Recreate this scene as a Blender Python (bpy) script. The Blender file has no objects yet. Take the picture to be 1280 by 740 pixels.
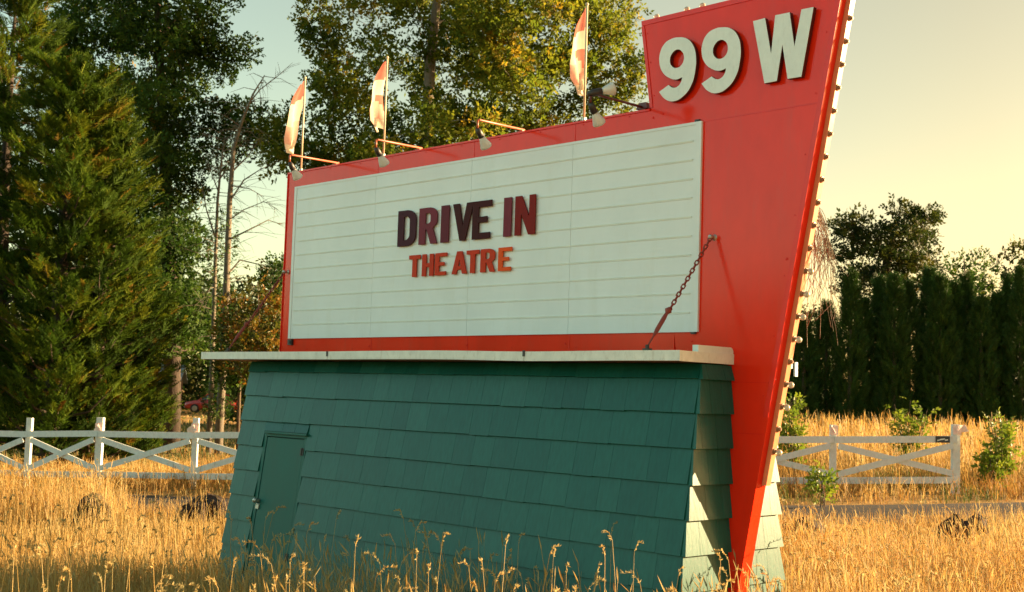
import bpy, bmesh, math, random
import numpy as np
from mathutils import Matrix, Vector, Euler

random.seed(7)
rng = np.random.default_rng(11)
SC = bpy.context.scene
COL = SC.collection
PI = math.pi

# ------------------------------------------------------------------ camera
EYE = 1.70
PITCH, ROLL, FPX = 0.0787, 0.0320, 1584.37
cam_d = bpy.data.cameras.new('camera')
cam_d.sensor_width = 36.0
cam_d.lens = 36.0 * FPX / 1280.0
cam_d.clip_start = 0.1
cam_d.clip_end = 8000.0
cam_d.dof.use_dof = True
cam_d.dof.focus_distance = 9.3
cam_d.dof.aperture_fstop = 5.6
cam = bpy.data.objects.new('camera', cam_d)
COL.objects.link(cam)
fw = Vector((0, math.cos(PITCH), math.sin(PITCH)))
up0 = Vector((0, -math.sin(PITCH), math.cos(PITCH)))
rt0 = Vector((1, 0, 0))
rt = math.cos(ROLL) * rt0 + math.sin(ROLL) * up0
up = math.cos(ROLL) * up0 - math.sin(ROLL) * rt0
M = Matrix((rt, up, -fw)).transposed().to_4x4()
M.translation = Vector((0, 0, EYE))
cam.matrix_world = M
SC.camera = cam

# ------------------------------------------------------------------ sky and sun
SUN_AZ, SUN_EL = math.radians(75.0), math.radians(13.0)      # azimuth clockwise from +Y
world = bpy.data.worlds.new('World')
SC.world = world
world.use_nodes = True
wn = world.node_tree.nodes
wl = world.node_tree.links
bg = wn['Background']
sky = wn.new('ShaderNodeTexSky')
sky.sky_type = 'NISHITA'
sky.sun_disc = False
sky.sun_elevation = SUN_EL
sky.sun_rotation = SUN_AZ
sky.altitude = 50
sky.air_density = 1.0
sky.dust_density = 0.9
sky.ozone_density = 1.0
tint = wn.new('ShaderNodeMix')
tint.data_type = 'RGBA'
tint.blend_type = 'MULTIPLY'
tint.inputs[0].default_value = 1.0
# the air grows warmer towards the sun, over the whole dome
tcw = wn.new('ShaderNodeTexCoord')
dotn = wn.new('ShaderNodeVectorMath'); dotn.operation = 'DOT_PRODUCT'
dotn.inputs[1].default_value = (math.sin(SUN_AZ) * math.cos(SUN_EL), math.cos(SUN_AZ) * math.cos(SUN_EL), math.sin(SUN_EL))
wl.new(tcw.outputs['Generated'], dotn.inputs[0])
half = wn.new('ShaderNodeMapRange')
half.inputs[1].default_value = -1.0; half.inputs[2].default_value = 0.6
wl.new(dotn.outputs['Value'], half.inputs[0])
warm = wn.new('ShaderNodeMix'); warm.data_type = 'RGBA'
warm.inputs[6].default_value = (1.20, 1.42, 1.02, 1.0)
warm.inputs[7].default_value = (1.01, 0.668, 0.35, 1.0)
wl.new(half.outputs[0], warm.inputs[0])
wl.new(warm.outputs[2], tint.inputs[7])
wl.new(sky.outputs['Color'], tint.inputs[6])
wl.new(tint.outputs[2], bg.inputs['Color'])
bg.inputs['Strength'].default_value = 0.0665
sd = bpy.data.lights.new('sun', 'SUN')
sd.energy = 5.0
sd.angle = math.radians(0.5)
sd.color = (1.0, 0.69, 0.37)
sun = bpy.data.objects.new('sun', sd)
COL.objects.link(sun)
SDIR = Vector((math.sin(SUN_AZ) * math.cos(SUN_EL), math.cos(SUN_AZ) * math.cos(SUN_EL), math.sin(SUN_EL)))
sun.rotation_euler = SDIR.to_track_quat('Z', 'Y').to_euler()
sun.location = SDIR * 60
SC.view_settings.view_transform = 'Standard'
SC.view_settings.look = 'None'
SC.view_settings.exposure = 2.35
SC.view_settings.gamma = 1.0
SC.cycles.max_bounces = 8
SC.cycles.transparent_max_bounces = 8


# ------------------------------------------------------------------ helpers
def link(o, parent=None):
    COL.objects.link(o)
    if parent is not None:
        o.parent = parent
    return o


def tag(o, label=None, cat=None, group=None, kind=None):
    if label: o['label'] = label
    if cat: o['category'] = cat
    if group: o['group'] = group
    if kind: o['kind'] = kind
    return o


def empty(name, loc=(0, 0, 0), rz=0.0, label=None, cat=None, group=None):
    o = bpy.data.objects.new(name, None)
    o.empty_display_size = 0.2
    o.location = loc
    o.rotation_euler = (0, 0, rz)
    link(o)
    return tag(o, label, cat, group)


mb_box_faces = [(0, 2, 3, 1), (4, 5, 7, 6), (0, 1, 5, 4), (2, 6, 7, 3), (0, 4, 6, 2), (1, 3, 7, 5)]


class MB:
    """collects points and faces for one mesh"""
    def __init__(s):
        s.v = []; s.f = []; s.mi = []; s.t = []; s.n = 0

    def add(s, verts, faces, mi=0, tint=0.5):
        verts = np.asarray(verts, dtype=np.float32).reshape(-1, 3)
        s.v.append(verts)
        if isinstance(faces, np.ndarray):
            groups = [faces]
        else:
            by = {}
            for f in faces:
                by.setdefault(len(f), []).append(f)
            groups = [np.array(g) for g in by.values()]
        for g in groups:
            if len(g):
                s.f.append(g.astype(np.int64) + s.n)
                s.mi.append(np.full(len(g), mi, dtype=np.int32))
        if np.isscalar(tint):
            tint = np.full(len(verts), tint, dtype=np.float32)
        s.t.append(np.asarray(tint, dtype=np.float32))
        s.n += len(verts)
        return s

    def box(s, x0, x1, y0, y1, z0, z1, mi=0):
        v = [(x, y, z) for z in (z0, z1) for y in (y0, y1) for x in (x0, x1)]
        f = [(0, 2, 3, 1), (4, 5, 7, 6), (0, 1, 5, 4), (2, 6, 7, 3), (0, 4, 6, 2), (1, 3, 7, 5)]
        return s.add(v, f, mi)

    def hexa(s, v8, mi=0):
        """eight corners: bottom ring of four, top ring of four"""
        f = [(3, 2, 1, 0), (4, 5, 6, 7), (0, 1, 5, 4), (1, 2, 6, 5), (2, 3, 7, 6), (3, 0, 4, 7)]
        return s.add(v8, f, mi)

    def bar(s, a, b, w, d, nrm=(0, 1, 0), mi=0):
        """board from a to b, width w across, depth d along nrm"""
        a, b, nrm = Vector(a), Vector(b), Vector(nrm).normalized()
        ax = (b - a).normalized()
        side = ax.cross(nrm).normalized() * (w / 2)
        nn = nrm * (d / 2)
        return s.hexa([a - side - nn, a + side - nn, a + side + nn, a - side + nn,
                       b - side - nn, b + side - nn, b + side + nn, b - side + nn], mi)

    def tube(s, pts, radii, sides=6, mi=0, tint=0.5, cap=True):
        pts = [Vector(p) for p in pts]
        n = len(pts)
        if np.isscalar(radii): radii = [radii] * n
        ref = Vector((0.13, 0.31, 0.94))
        V = []
        for i, p in enumerate(pts):
            d = (pts[min(i + 1, n - 1)] - pts[max(i - 1, 0)])
            if d.length < 1e-9: d = Vector((0, 0, 1))
            d.normalize()
            a = d.cross(ref)
            if a.length < 0.05: a = d.cross(Vector((1, 0, 0)))
            a.normalize()
            b = d.cross(a)
            for k in range(sides):
                th = 2 * PI * k / sides
                V.append(p + (a * math.cos(th) + b * math.sin(th)) * radii[i])
        F = []
        for i in range(n - 1):
            for k in range(sides):
                k2 = (k + 1) % sides
                F.append((i * sides + k, i * sides + k2, (i + 1) * sides + k2, (i + 1) * sides + k))
        if cap:
            F.append(tuple(range(sides))[::-1])
            F.append(tuple(range((n - 1) * sides, n * sides)))
        return s.add([tuple(v) for v in V], F, mi, tint)

    def sphere(s, c, r, seg=10, rings=7, sc=(1, 1, 1), mi=0):
        V = []; F = []
        for i in range(rings + 1):
            ph = PI * i / rings
            for k in range(seg):
                th = 2 * PI * k / seg
                V.append((c[0] + r * sc[0] * math.sin(ph) * math.cos(th), c[1] + r * sc[1] * math.sin(ph) * math.sin(th), c[2] + r * sc[2] * math.cos(ph)))
        for i in range(rings):
            for k in range(seg):
                k2 = (k + 1) % seg
                F.append((i * seg + k, (i + 1) * seg + k, (i + 1) * seg + k2, i * seg + k2))
        return s.add(V, F, mi)

    def mesh(s, name, mats, smooth=False):
        me = bpy.data.meshes.new(name)
        V = np.concatenate(s.v); T = np.concatenate(s.t)
        me.vertices.add(len(V))
        me.vertices.foreach_set('co', V.ravel())
        nl = sum(g.size for g in s.f); nf = sum(len(g) for g in s.f)
        me.loops.add(nl); me.polygons.add(nf)
        me.loops.foreach_set('vertex_index', np.concatenate([g.ravel() for g in s.f]).astype(np.int32))
        tot = np.concatenate([np.full(len(g), g.shape[1], dtype=np.int32) for g in s.f])
        start = np.concatenate([[0], np.cumsum(tot)[:-1]]).astype(np.int32)
        me.polygons.foreach_set('loop_start', start)
        me.polygons.foreach_set('material_index', np.concatenate(s.mi))
        me.polygons.foreach_set('use_smooth', np.full(nf, bool(smooth)))
        a = me.attributes.new('tint', 'FLOAT', 'POINT')
        a.data.foreach_set('value', T)
        if not isinstance(mats, (list, tuple)): mats = [mats]
        for m in mats: me.materials.append(m)
        me.update(calc_edges=True)
        me.validate()
        return me

    def build(s, name, mats, parent=None, smooth=False, loc=None):
        o = bpy.data.objects.new(name, s.mesh(name, mats, smooth))
        if loc is not None: o.location = loc
        return link(o, parent)


def smoothstep(a, b, x):
    t = np.clip((x - a) / (b - a), 0, 1)
    return t * t * (3 - 2 * t)


def lump(x, y):
    return (np.sin(x * 1.7 + 1.3 * np.sin(y * 0.9)) + np.sin(y * 2.1 + 1.1 * np.sin(x * 1.3 + 2)) + np.sin(x * 0.63 - y * 0.81 + 0.7)) / 3


def gz(x, y):
    """height of the ground"""
    x = np.asarray(x, dtype=float); y = np.asarray(y, dtype=float)
    s1 = smoothstep(10, 19, y)
    s2 = smoothstep(24, 55, y)
    z = s1 * (0.10 + 0.0347 * np.clip(x, -9, 9)) + s2 * 0.40 * smoothstep(-4, 7, x)
    fade = 1 - smoothstep(16.0, 17.0, y) * (1 - smoothstep(21, 24, y))
    return z + 0.03 * lump(x * 0.8, y * 0.8) * fade


# ------------------------------------------------------------------ materials
def nodes(name):
    m = bpy.data.materials.new(name)
    m.use_nodes = True
    t = m.node_tree
    return m, t, t.nodes['Principled BSDF']


def ramp(t, fac, stops):
    r = t.nodes.new('ShaderNodeValToRGB')
    e = r.color_ramp.elements
    e[0].position, e[0].color = stops[0][0], (*stops[0][1], 1)
    e[1].position, e[1].color = stops[-1][0], (*stops[-1][1], 1)
    for p, c in stops[1:-1]:
        k = e.new(p); k.color = (*c, 1)
    t.links.new(fac, r.inputs['Fac'])
    return r.outputs['Color']


def coords(t, scale=(1, 1, 1), kind='Object'):
    tc = t.nodes.new('ShaderNodeTexCoord')
    mp = t.nodes.new('ShaderNodeMapping')
    mp.inputs['Scale'].default_value = scale
    if kind == 'World':
        g = t.nodes.new('ShaderNodeNewGeometry')
        t.links.new(g.outputs['Position'], mp.inputs['Vector'])
    else:
        t.links.new(tc.outputs[kind], mp.inputs['Vector'])
    return mp.outputs['Vector']


def noise(t, vec, scale=5, detail=4, rough=0.55):
    n = t.nodes.new('ShaderNodeTexNoise')
    n.inputs['Scale'].default_value = scale
    n.inputs['Detail'].default_value = detail
    n.inputs['Roughness'].default_value = rough
    t.links.new(vec, n.inputs['Vector'])
    return n.outputs['Fac']


def bump(t, b, h, strength=0.3, dist=0.01):
    n = t.nodes.new('ShaderNodeBump')
    n.inputs['Strength'].default_value = strength
    n.inputs['Distance'].default_value = dist
    t.links.new(h, n.inputs['Height'])
    t.links.new(n.outputs['Normal'], b.inputs['Normal'])


def mixc(t, fac, a, b, mode='MIX'):
    m = t.nodes.new('ShaderNodeMix')
    m.data_type = 'RGBA'; m.blend_type = mode
    for sock, v in ((0, fac), (6, a), (7, b)):
        if isinstance(v, (tuple, list)): m.inputs[sock].default_value = (*v, 1)
        elif isinstance(v, (int, float)): m.inputs[sock].default_value = v
        else: t.links.new(v, m.inputs[sock])
    return m.outputs[2]


def paint(name, col, rough=0.45, var=0.12, scale=(3, 3, 3), spec=0.5, bmp=0.0, dirt=None, dirt_amt=0.35, coat=0.0, kind='World'):
    m, t, b = nodes(name)
    v = coords(t, scale, kind)
    n1 = noise(t, v, 2.2, 6, 0.6)
    lo = tuple(c * (1 - var) for c in col); hi = tuple(min(1, c * (1 + var)) for c in col)
    c = ramp(t, n1, [(0.3, lo), (0.7, hi)])
    if dirt:
        n2 = noise(t, coords(t, (scale[0] * 2.7, scale[1] * 2.7, scale[2] * 1.1), kind), 2.5, 8, 0.7)
        f = t.nodes.new('ShaderNodeMapRange')
        f.inputs[1].default_value = 0.52; f.inputs[2].default_value = 0.78; f.inputs[4].default_value = dirt_amt
        t.links.new(n2, f.inputs[0])
        c = mixc(t, f.outputs[0], c, dirt)
    t.links.new(c, b.inputs['Base Color'])
    b.inputs['Specular IOR Level'].default_value = spec
    b.inputs['Coat Weight'].default_value = coat
    b.inputs['Coat Roughness'].default_value = 0.12
    r = t.nodes.new('ShaderNodeMapRange')
    r.inputs[3].default_value = rough * 0.8; r.inputs[4].default_value = min(1, rough * 1.2)
    t.links.new(n1, r.inputs[0]); t.links.new(r.outputs[0], b.inputs['Roughness'])
    if bmp: bump(t, b, n1, bmp, 0.004)
    return m


def leafmat(name, stops, trans=0.35, rough=0.5, spec=0.3):
    m, t, b = nodes(name)
    a = t.nodes.new('ShaderNodeAttribute'); a.attribute_name = 'tint'
    c = ramp(t, a.outputs['Fac'], stops)
    t.links.new(c, b.inputs['Base Color'])
    b.inputs['Roughness'].default_value = rough
    b.inputs['Specular IOR Level'].default_value = spec
    tr = t.nodes.new('ShaderNodeBsdfTranslucent')
    t.links.new(c, tr.inputs['Color'])
    mx = t.nodes.new('ShaderNodeMixShader')
    mx.inputs[0].default_value = trans
    t.links.new(b.outputs[0], mx.inputs[1]); t.links.new(tr.outputs[0], mx.inputs[2])
    t.links.new(mx.outputs[0], t.nodes['Material Output'].inputs['Surface'])
    return m


def barkmat(name, a, b_, scale=(9, 9, 2)):
    m, t, b = nodes(name)
    n = noise(t, coords(t, scale, 'World'), 3, 8, 0.7)
    t.links.new(ramp(t, n, [(0.3, a), (0.7, b_)]), b.inputs['Base Color'])
    b.inputs['Roughness'].default_value = 0.9
    bump(t, b, n, 0.8, 0.03)
    return m


MT = {}
MT['red'] = paint('red_sign_paint', (0.77, 0.025, 0.006), 0.14, 0.10, (1.4, 1.4, 0.6), 0.23, 0.03, (0.62, 0.05, 0.028), 0.55)
MT['rim'] = paint('red_rim_paint', (0.74, 0.018, 0.006), 0.25, 0.08, (3, 3, 3), 0.3)
MT['bulbrim'] = paint('faded_salmon_paint', (0.66, 0.24, 0.11), 0.33, 0.1, (5, 5, 5), 0.5, coat=0.3)
MT['white'] = paint('white_panel_enamel', (0.70, 0.725, 0.71), 0.33, 0.05, (0.9, 0.9, 0.5), 0.4, 0.05, (0.55, 0.53, 0.42), 0.30)
MT['track'] = paint('aged_track_plastic', (0.70, 0.74, 0.68), 0.4, 0.08, (4, 4, 4))
MT['letterwhite'] = paint('white_letter_enamel', (0.72, 0.74, 0.67), 0.45, 0.05, (6, 6, 6), 0.4, 0.05, (0.45, 0.42, 0.32), 0.35)
MT['letterside'] = paint('dark_red_letter_return', (0.07, 0.008, 0.006), 0.5)
MT['fascia'] = paint('white_fascia_paint', (0.70, 0.70, 0.62), 0.55, 0.10, (5, 5, 5), 0.4, 0.15, (0.36, 0.30, 0.20), 0.55)
MT['roof'] = paint('roof_felt', (0.20, 0.19, 0.17), 0.9, 0.2, (4, 4, 4))
MT['soffit'] = paint('brown_soffit_wood', (0.12, 0.06, 0.035), 0.8, 0.3, (3, 8, 3))
MT['core'] = paint('dark_wall_core', (0.02, 0.06, 0.05), 0.8)
MT['doorpaint'] = paint('teal_door_paint', (0.0065, 0.095, 0.075), 0.5, 0.10, (3, 3, 1), 0.28, 0.1, (0.008, 0.06, 0.045), 0.4)
MT['steel'] = paint('weathered_steel', (0.45, 0.43, 0.38), 0.4, 0.2, (20, 20, 20))
MT['steel'].node_tree.nodes['Principled BSDF'].inputs['Metallic'].default_value = 0.8
MT['darkiron'] = paint('dark_iron', (0.03, 0.025, 0.022), 0.5, 0.2, (20, 20, 20))
MT['rust'] = paint('rusty_red_iron', (0.22, 0.035, 0.022), 0.6, 0.3, (30, 30, 30))
MT['litarm'] = paint('sunlit_pipe_orange', (0.31, 0.072, 0.026), 0.45, 0.15, (20, 20, 20))  # arm tone as sunlit; the sunlight is put into the colour
MT['unlitarm'] = paint('unlit_pipe_maroon', (0.10, 0.018, 0.014), 0.5, 0.15, (20, 20, 20))  # arm tone as unlit; its shade is put into the colour
MT['fence'] = paint('white_fence_paint', (0.60, 0.63, 0.60), 0.6, 0.09, (7, 7, 7), 0.35, 0.2, (0.34, 0.31, 0.23), 0.6)
MT['socket'] = paint('brown_lamp_socket', (0.26, 0.13, 0.06), 0.5)
MT['asphalt'] = None


def shingle_mat():
    m, t, b = nodes('teal_shingle_paint')
    oi = t.nodes.new('ShaderNodeObjectInfo')
    v = coords(t, (26, 26, 1.1), 'World')
    g = noise(t, v, 2.0, 5, 0.6)
    n2 = noise(t, coords(t, (2, 2, 2), 'World'), 2.0, 5, 0.6)
    c0 = ramp(t, oi.outputs['Random'], [(0.0, (0.005, 0.076, 0.059)), (0.45, (0.0065, 0.088, 0.068)), (0.85, (0.009, 0.098, 0.075)), (1.0, (0.015, 0.110, 0.086))])
    c1 = mixc(t, 0.55, c0, ramp(t, g, [(0.25, (0.45, 0.5, 0.5)), (0.6, (1, 1, 1)), (0.9, (1.25, 1.25, 1.2))]), 'MULTIPLY')
    f = t.nodes.new('ShaderNodeMapRange')
    f.inputs[1].default_value = 0.55; f.inputs[2].default_value = 0.8; f.inputs[4].default_value = 0.35
    t.links.new(n2, f.inputs[0])
    c2 = mixc(t, f.outputs[0], c1, (0.02, 0.10, 0.075))
    t.links.new(c2, b.inputs['Base Color'])
    b.inputs['Roughness'].default_value = 0.31
    b.inputs['Specular IOR Level'].default_value = 0.225
    bump(t, b, g, 0.35, 0.004)
    return m


MT['shingle'] = shingle_mat()


def glass_bulb(name, col, rough=0.15, trans=0.5):
    m, t, b = nodes(name)
    b.inputs['Base Color'].default_value = (*col, 1)
    b.inputs['Roughness'].default_value = rough
    b.inputs['Transmission Weight'].default_value = trans
    return m


MT['bulb'] = glass_bulb('frosted_bulb_glass', (0.62, 0.56, 0.44), 0.3, 0.45)
MT['flood'] = glass_bulb('silvered_flood_glass', (0.75, 0.77, 0.72), 0.2, 0.25)
MT['amber'] = glass_bulb('amber_flood_glass', (0.80, 0.42, 0.18), 0.3, 0.2)


def flatcol(name, c, rough=0.55, spec=0.4):
    return paint(name, c, rough, 0.10, (9, 9, 9), spec)


# ground: dry straw thatch over brown soil
def ground_mat():
    m, t, b = nodes('dry_straw_ground')
    v = coords(t, (1, 1, 1), 'World')
    a = noise(t, v, 0.35, 6, 0.6); f = noise(t, v, 9, 6, 0.7)
    c = ramp(t, a, [(0.32, (0.22, 0.13, 0.05)), (0.55, (0.38, 0.235, 0.085)), (0.72, (0.30, 0.20, 0.07))])
    c = mixc(t, 0.7, c, ramp(t, f, [(0.3, (0.55, 0.5, 0.45)), (0.65, (1.15, 1.1, 1.0))]), 'MULTIPLY')
    t.links.new(c, b.inputs['Base Color'])
    b.inputs['Roughness'].default_value = 1.0
    b.inputs['Specular IOR Level'].default_value = 0.1
    bump(t, b, f, 0.8, 0.05)
    return m


def road_mat():
    m, t, b = nodes('worn_asphalt')
    v = coords(t, (1, 1, 1), 'World')
    a = noise(t, coords(t, (0.25, 1.2, 1), 'World'), 1.2, 6, 0.65); f = noise(t, v, 60, 4, 0.7)
    c = ramp(t, a, [(0.3, (0.030, 0.028, 0.026)), (0.55, (0.046, 0.040, 0.034)), (0.78, (0.11, 0.078, 0.045))])
    c = mixc(t, 0.6, c, ramp(t, f, [(0.3, (0.6, 0.6, 0.6)), (0.7, (1.3, 1.3, 1.3))]), 'MULTIPLY')
    t.links.new(c, b.inputs['Base Color'])
    b.inputs['Roughness'].default_value = 0.95
    b.inputs['Specular IOR Level'].default_value = 0.2
    bump(t, b, f, 0.5, 0.01)
    return m


MT['ground'] = ground_mat()
MT['road'] = road_mat()
MT['straw'] = leafmat('dry_grass_straw', [(0.0, (0.1976, 0.0836, 0.0167)), (0.3, (0.3496, 0.1900, 0.0456)), (0.65, (0.4864, 0.3268, 0.0988)), (0.92, (0.5472, 0.4256, 0.1976)), (1.0, (0.0836, 0.1064, 0.0228))], 0.42, 0.6, 0.25)

# ------------------------------------------------------------------ ground and road
RD_N = lambda x: 16.4 + 0.012 * (x - 2.5) ** 2           # near edge of the lane
RD_F = lambda x: 18.55 + 0.0255 * (x - 3.6) ** 2         # far edge of the lane
def axis(core, dense, far):
    a = np.arange(core[0], core[1] + 1e-6, dense)
    g = [dense * 1.35 ** i for i in range(1, 60)]
    hi, lo = [], []
    s = 0
    for d in g:
        s += d
        if s > far: break
        hi.append(core[1] + s); lo.append(core[0] - s)
    return np.array(lo[::-1] + list(a) + hi)


gx = axis((-22, 26), 0.8, 4200); gy = axis((-4, 62), 0.8, 4200)
X, Y = np.meshgrid(gx, gy)
Z = gz(X, Y) - 0.0
gv = np.stack([X, Y, Z], -1).reshape(-1, 3)
nx, ny = len(gx), len(gy)
ii, jj = np.meshgrid(np.arange(nx - 1), np.arange(ny - 1))
b0 = (jj * nx + ii).ravel()
mb = MB(); mb.add(gv, np.stack([b0, b0 + 1, b0 + nx + 1, b0 + nx], -1))
g = mb.build('ground', MT['ground'], smooth=True)
tag(g, kind='structure')

mb = MB()
xs = np.arange(-40, 60.1, 0.5)
rv = []; NR = 8
for x in xs:
    xc = max(-13, min(17, x))
    a, b = RD_N(xc), RD_F(xc)
    for k in range(NR + 1):
        y = a + (b - a) * k / NR
        crown = 0.035 - 0.03 * (2 * k / NR - 1) ** 2
        rv.append((x, y, float(gz(x, y)) + crown))
    
n_ = NR + 1
rf = np.array([(i * n_ + k, (i + 1) * n_ + k, (i + 1) * n_ + k + 1, i * n_ + k + 1) for i in range(len(xs) - 1) for k in range(NR)])
mb.add(rv, rf)
tag(mb.build('road', MT['road'], smooth=True), kind='structure')

# ------------------------------------------------------------------ the sign, in its own axes: x along the board, y into its back, z up
SX, SY, SYAW = 1.1888, 8.0, -0.7928
def sign_empty(name, lx, ly, lz, label, cat, group=None, rz=0.0):
    c, s = math.cos(SYAW), math.sin(SYAW)
    return empty(name, (SX + lx * c - ly * s, SY + lx * s + ly * c, lz), SYAW + rz, label, cat, group)


SIGN = sign_empty('marquee_sign', 0, 0, 0, 'large red drive-in marquee sign with white letter board and slanted pylon', 'sign')
PY_A, PY_B = 0.186, 0.225                                # right edge of the pylon: x = A*z + B
pyR = lambda z: PY_A * z + PY_B
pyL = lambda z: -0.422 + (3.557 - z) * 0.158
PZ = 4.243

# red board behind the white panel
mb = MB()
mb.box(-4.605, -0.20, 0.004, 0.092, 1.985, 3.622)
mb.build('backing_board', MT['red'], SIGN)
mb = MB()                                                # folded top lip and left return of the board
mb.box(-4.612, -0.44, -0.006, 0.098, 3.622, 3.636)
mb.box(-4.612, -4.6055, -0.006, 0.098, 1.99, 3.6215)
mb.build('board_edging', MT['rim'], SIGN)
# pylon slab
mb = MB()
mb.hexa([(pyL(-0.1), 0, -0.1), (pyR(-0.1), 0, -0.1), (pyR(-0.1), 0.05, -0.1), (pyL(-0.1), 0.05, -0.1),
         (pyL(PZ), 0, PZ), (pyR(PZ), 0, PZ), (pyR(PZ), 0.05, PZ), (pyL(PZ), 0.05, PZ)])
mb.hexa([(pyL(-0.1), 0.0505, -0.1), (pyR(-0.1), 0.0505, -0.1), (pyR(-0.1), 0.1, -0.1), (pyL(-0.1), 0.1, -0.1),
         (pyL(PZ), 0.0505, PZ), (pyR(PZ), 0.0505, PZ), (pyR(PZ), 0.1, PZ), (pyL(PZ), 0.1, PZ)])
mb.build('pylon', MT['red'], SIGN)
# raised trim along the front edge of the pylon
def slant(mb, z0, z1, e0, e1, y0, y1, mi=0):
    mb.hexa([(pyR(z0) + e0, y0, z0), (pyR(z0) + e1, y0, z0), (pyR(z0) + e1, y1, z0), (pyR(z0) + e0, y1, z0),
             (pyR(z1) + e0, y0, z1), (pyR(z1) + e1, y0, z1), (pyR(z1) + e1, y1, z1), (pyR(z1) + e0, y1, z1)], mi)


mb = MB()
zs = [1.62, PZ + 0.004]
slant(mb, zs[0], zs[1], -0.034, 0.002, -0.008, 0.012)
mb.hexa([(pyL(PZ - 0.03), -0.006, PZ - 0.03), (pyR(PZ - 0.03) - 0.036, -0.006, PZ - 0.03), (pyR(PZ - 0.03) - 0.036, -0.001, PZ - 0.03), (pyL(PZ - 0.03), -0.001, PZ - 0.03),
         (pyL(PZ), -0.006, PZ + 0.003), (pyR(PZ) - 0.036, -0.006, PZ + 0.003), (pyR(PZ) - 0.036, -0.001, PZ + 0.003), (pyL(PZ), -0.001, PZ + 0.003)])
zl = 3.64
mb.hexa([(pyL(zl) - 0.004, -0.006, zl), (pyL(zl) + 0.02, -0.006, zl), (pyL(zl) + 0.02, -0.001, zl), (pyL(zl) - 0.004, -0.001, zl),
         (pyL(PZ - 0.034) - 0.004, -0.006, PZ - 0.034), (pyL(PZ - 0.034) + 0.02, -0.006, PZ - 0.034), (pyL(PZ - 0.034) + 0.02, -0.001, PZ - 0.034), (pyL(PZ - 0.034) - 0.004, -0.001, PZ - 0.034)])
mb.build('pylon_edging', MT['rim'], SIGN)
# sheet seams of the pylon face: thin lapped strips
mb = MB()
mb.box(0.003, pyR(3.49) - 0.036, -0.0025, -0.0003, 3.488, 3.497)
mb.box(0.27, pyR(1.52) - 0.01, -0.0025, -0.0003, 1.515, 1.522)
mb.box(0.255, pyR(1.83) - 0.04, -0.0025, -0.0003, 1.826, 1.832)
for q in (0, 8, 16):
    one = MB(); one.add(mb.v[q // 8], mb_box_faces); one.build('sheet_seam', MT['rim'], SIGN)
for x in (-3.318, -2.158, -1.117):
    for z0, z1 in ((3.4935, 3.621), (2.028, 2.140)):
        mb = MB(); mb.box(x - 0.004, x + 0.003, 0.0015, 0.0037, z0, z1); mb.build('sheet_seam', MT['rim'], SIGN)
# bulb strip standing proud on the sunny edge of the pylon
mb = MB()
slant(mb, 1.21, PZ + 0.02, 0.0005, 0.033, 0.054, 0.100)
mb.build('bulb_strip', MT['bulbrim'], SIGN)

sock_me = MB().tube([(0, 0, 0), (0.006, 0, 0), (0.007, 0, 0), (0.017, 0, 0)], [0.021, 0.020, 0.014, 0.012], 9).mesh('bulb_socket', MT['socket'])
stub_me = MB().tube([(0.017, 0, 0), (0.022, 0, 0)], [0.010, 0.007], 6).mesh('bulb_stub', MT['socket'])
globe_me = MB().sphere((0.034, 0, 0), 0.020, 10, 7).mesh('light_bulb', MT['bulb'])
for p in globe_me.polygons: p.use_smooth = True
def bulb(loc, roty, globe):
    s = link(bpy.data.objects.new('bulb_socket', sock_me), SIGN)
    s.location = loc; s.rotation_euler = (0, roty, 0)
    if globe:
        link(bpy.data.objects.new('light_bulb', globe_me), s)
    else:
        link(bpy.data.objects.new('bulb_stub', stub_me), s)


tilt = math.atan(PY_A)
globes = {0, 2, 3, 5, 6, 7, 8}
for i in range(21):
    z = 1.418 + 0.1355 * i
    bulb((pyR(z) + 0.033, 0.077, z), tilt, (i in globes and i != 4))
for i in range(12):
    x = pyL(PZ) + 0.08 + 0.127 * i
    bulb((x, 0.06, PZ), -PI / 2, i % 3 != 1)
mb = MB(); mb.box(-0.006, 0.006, -0.012, 0.012, -0.085, 0.0)
o = mb.build('paper_tag', MT['letterwhite'], SIGN)
o.location = (pyR(1.96) + 0.075, 0.075, 1.955)

# white letter board: sheets, borders, tracks
sx = [-4.472, -3.318, -2.158, -1.117, 0.0]
for a, b in zip(sx[:-1], sx[1:]):
    mb = MB(); mb.box(a + 0.0012, b - 0.0012, -0.014, 0.0035, 2.141, 3.492)
    o = mb.build('panel_sheet', MT['white'], SIGN)
mb = MB(); mb.box(-4.472, -4.44, -0.019, -0.0145, 2.141, 3.492); mb.build('panel_border', MT['white'], SIGN)
mb = MB(); mb.box(-0.045, 0.0, -0.019, -0.0145, 2.141, 3.492); mb.build('panel_border', MT['white'], SIGN)
mb = MB(); mb.box(-4.4395, -0.0455, -0.0175, -0.0145, 3.474, 3.492); mb.build('panel_border', MT['white'], SIGN)
tr_me = MB()
tr_me.box(0, 4.345, -0.0035, -0.0005, -0.005, 0.005)
tr_me.box(0, 4.345, -0.006, -0.0037, 0.002, 0.005)
tr_me = tr_me.mesh('letter_track', MT['track'])
for k in range(1, 11):
    o = link(bpy.data.objects.new('letter_track', tr_me), SIGN)
    o.location = (-4.41, -0.0145, 2.141 + 0.1228 * k)
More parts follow.
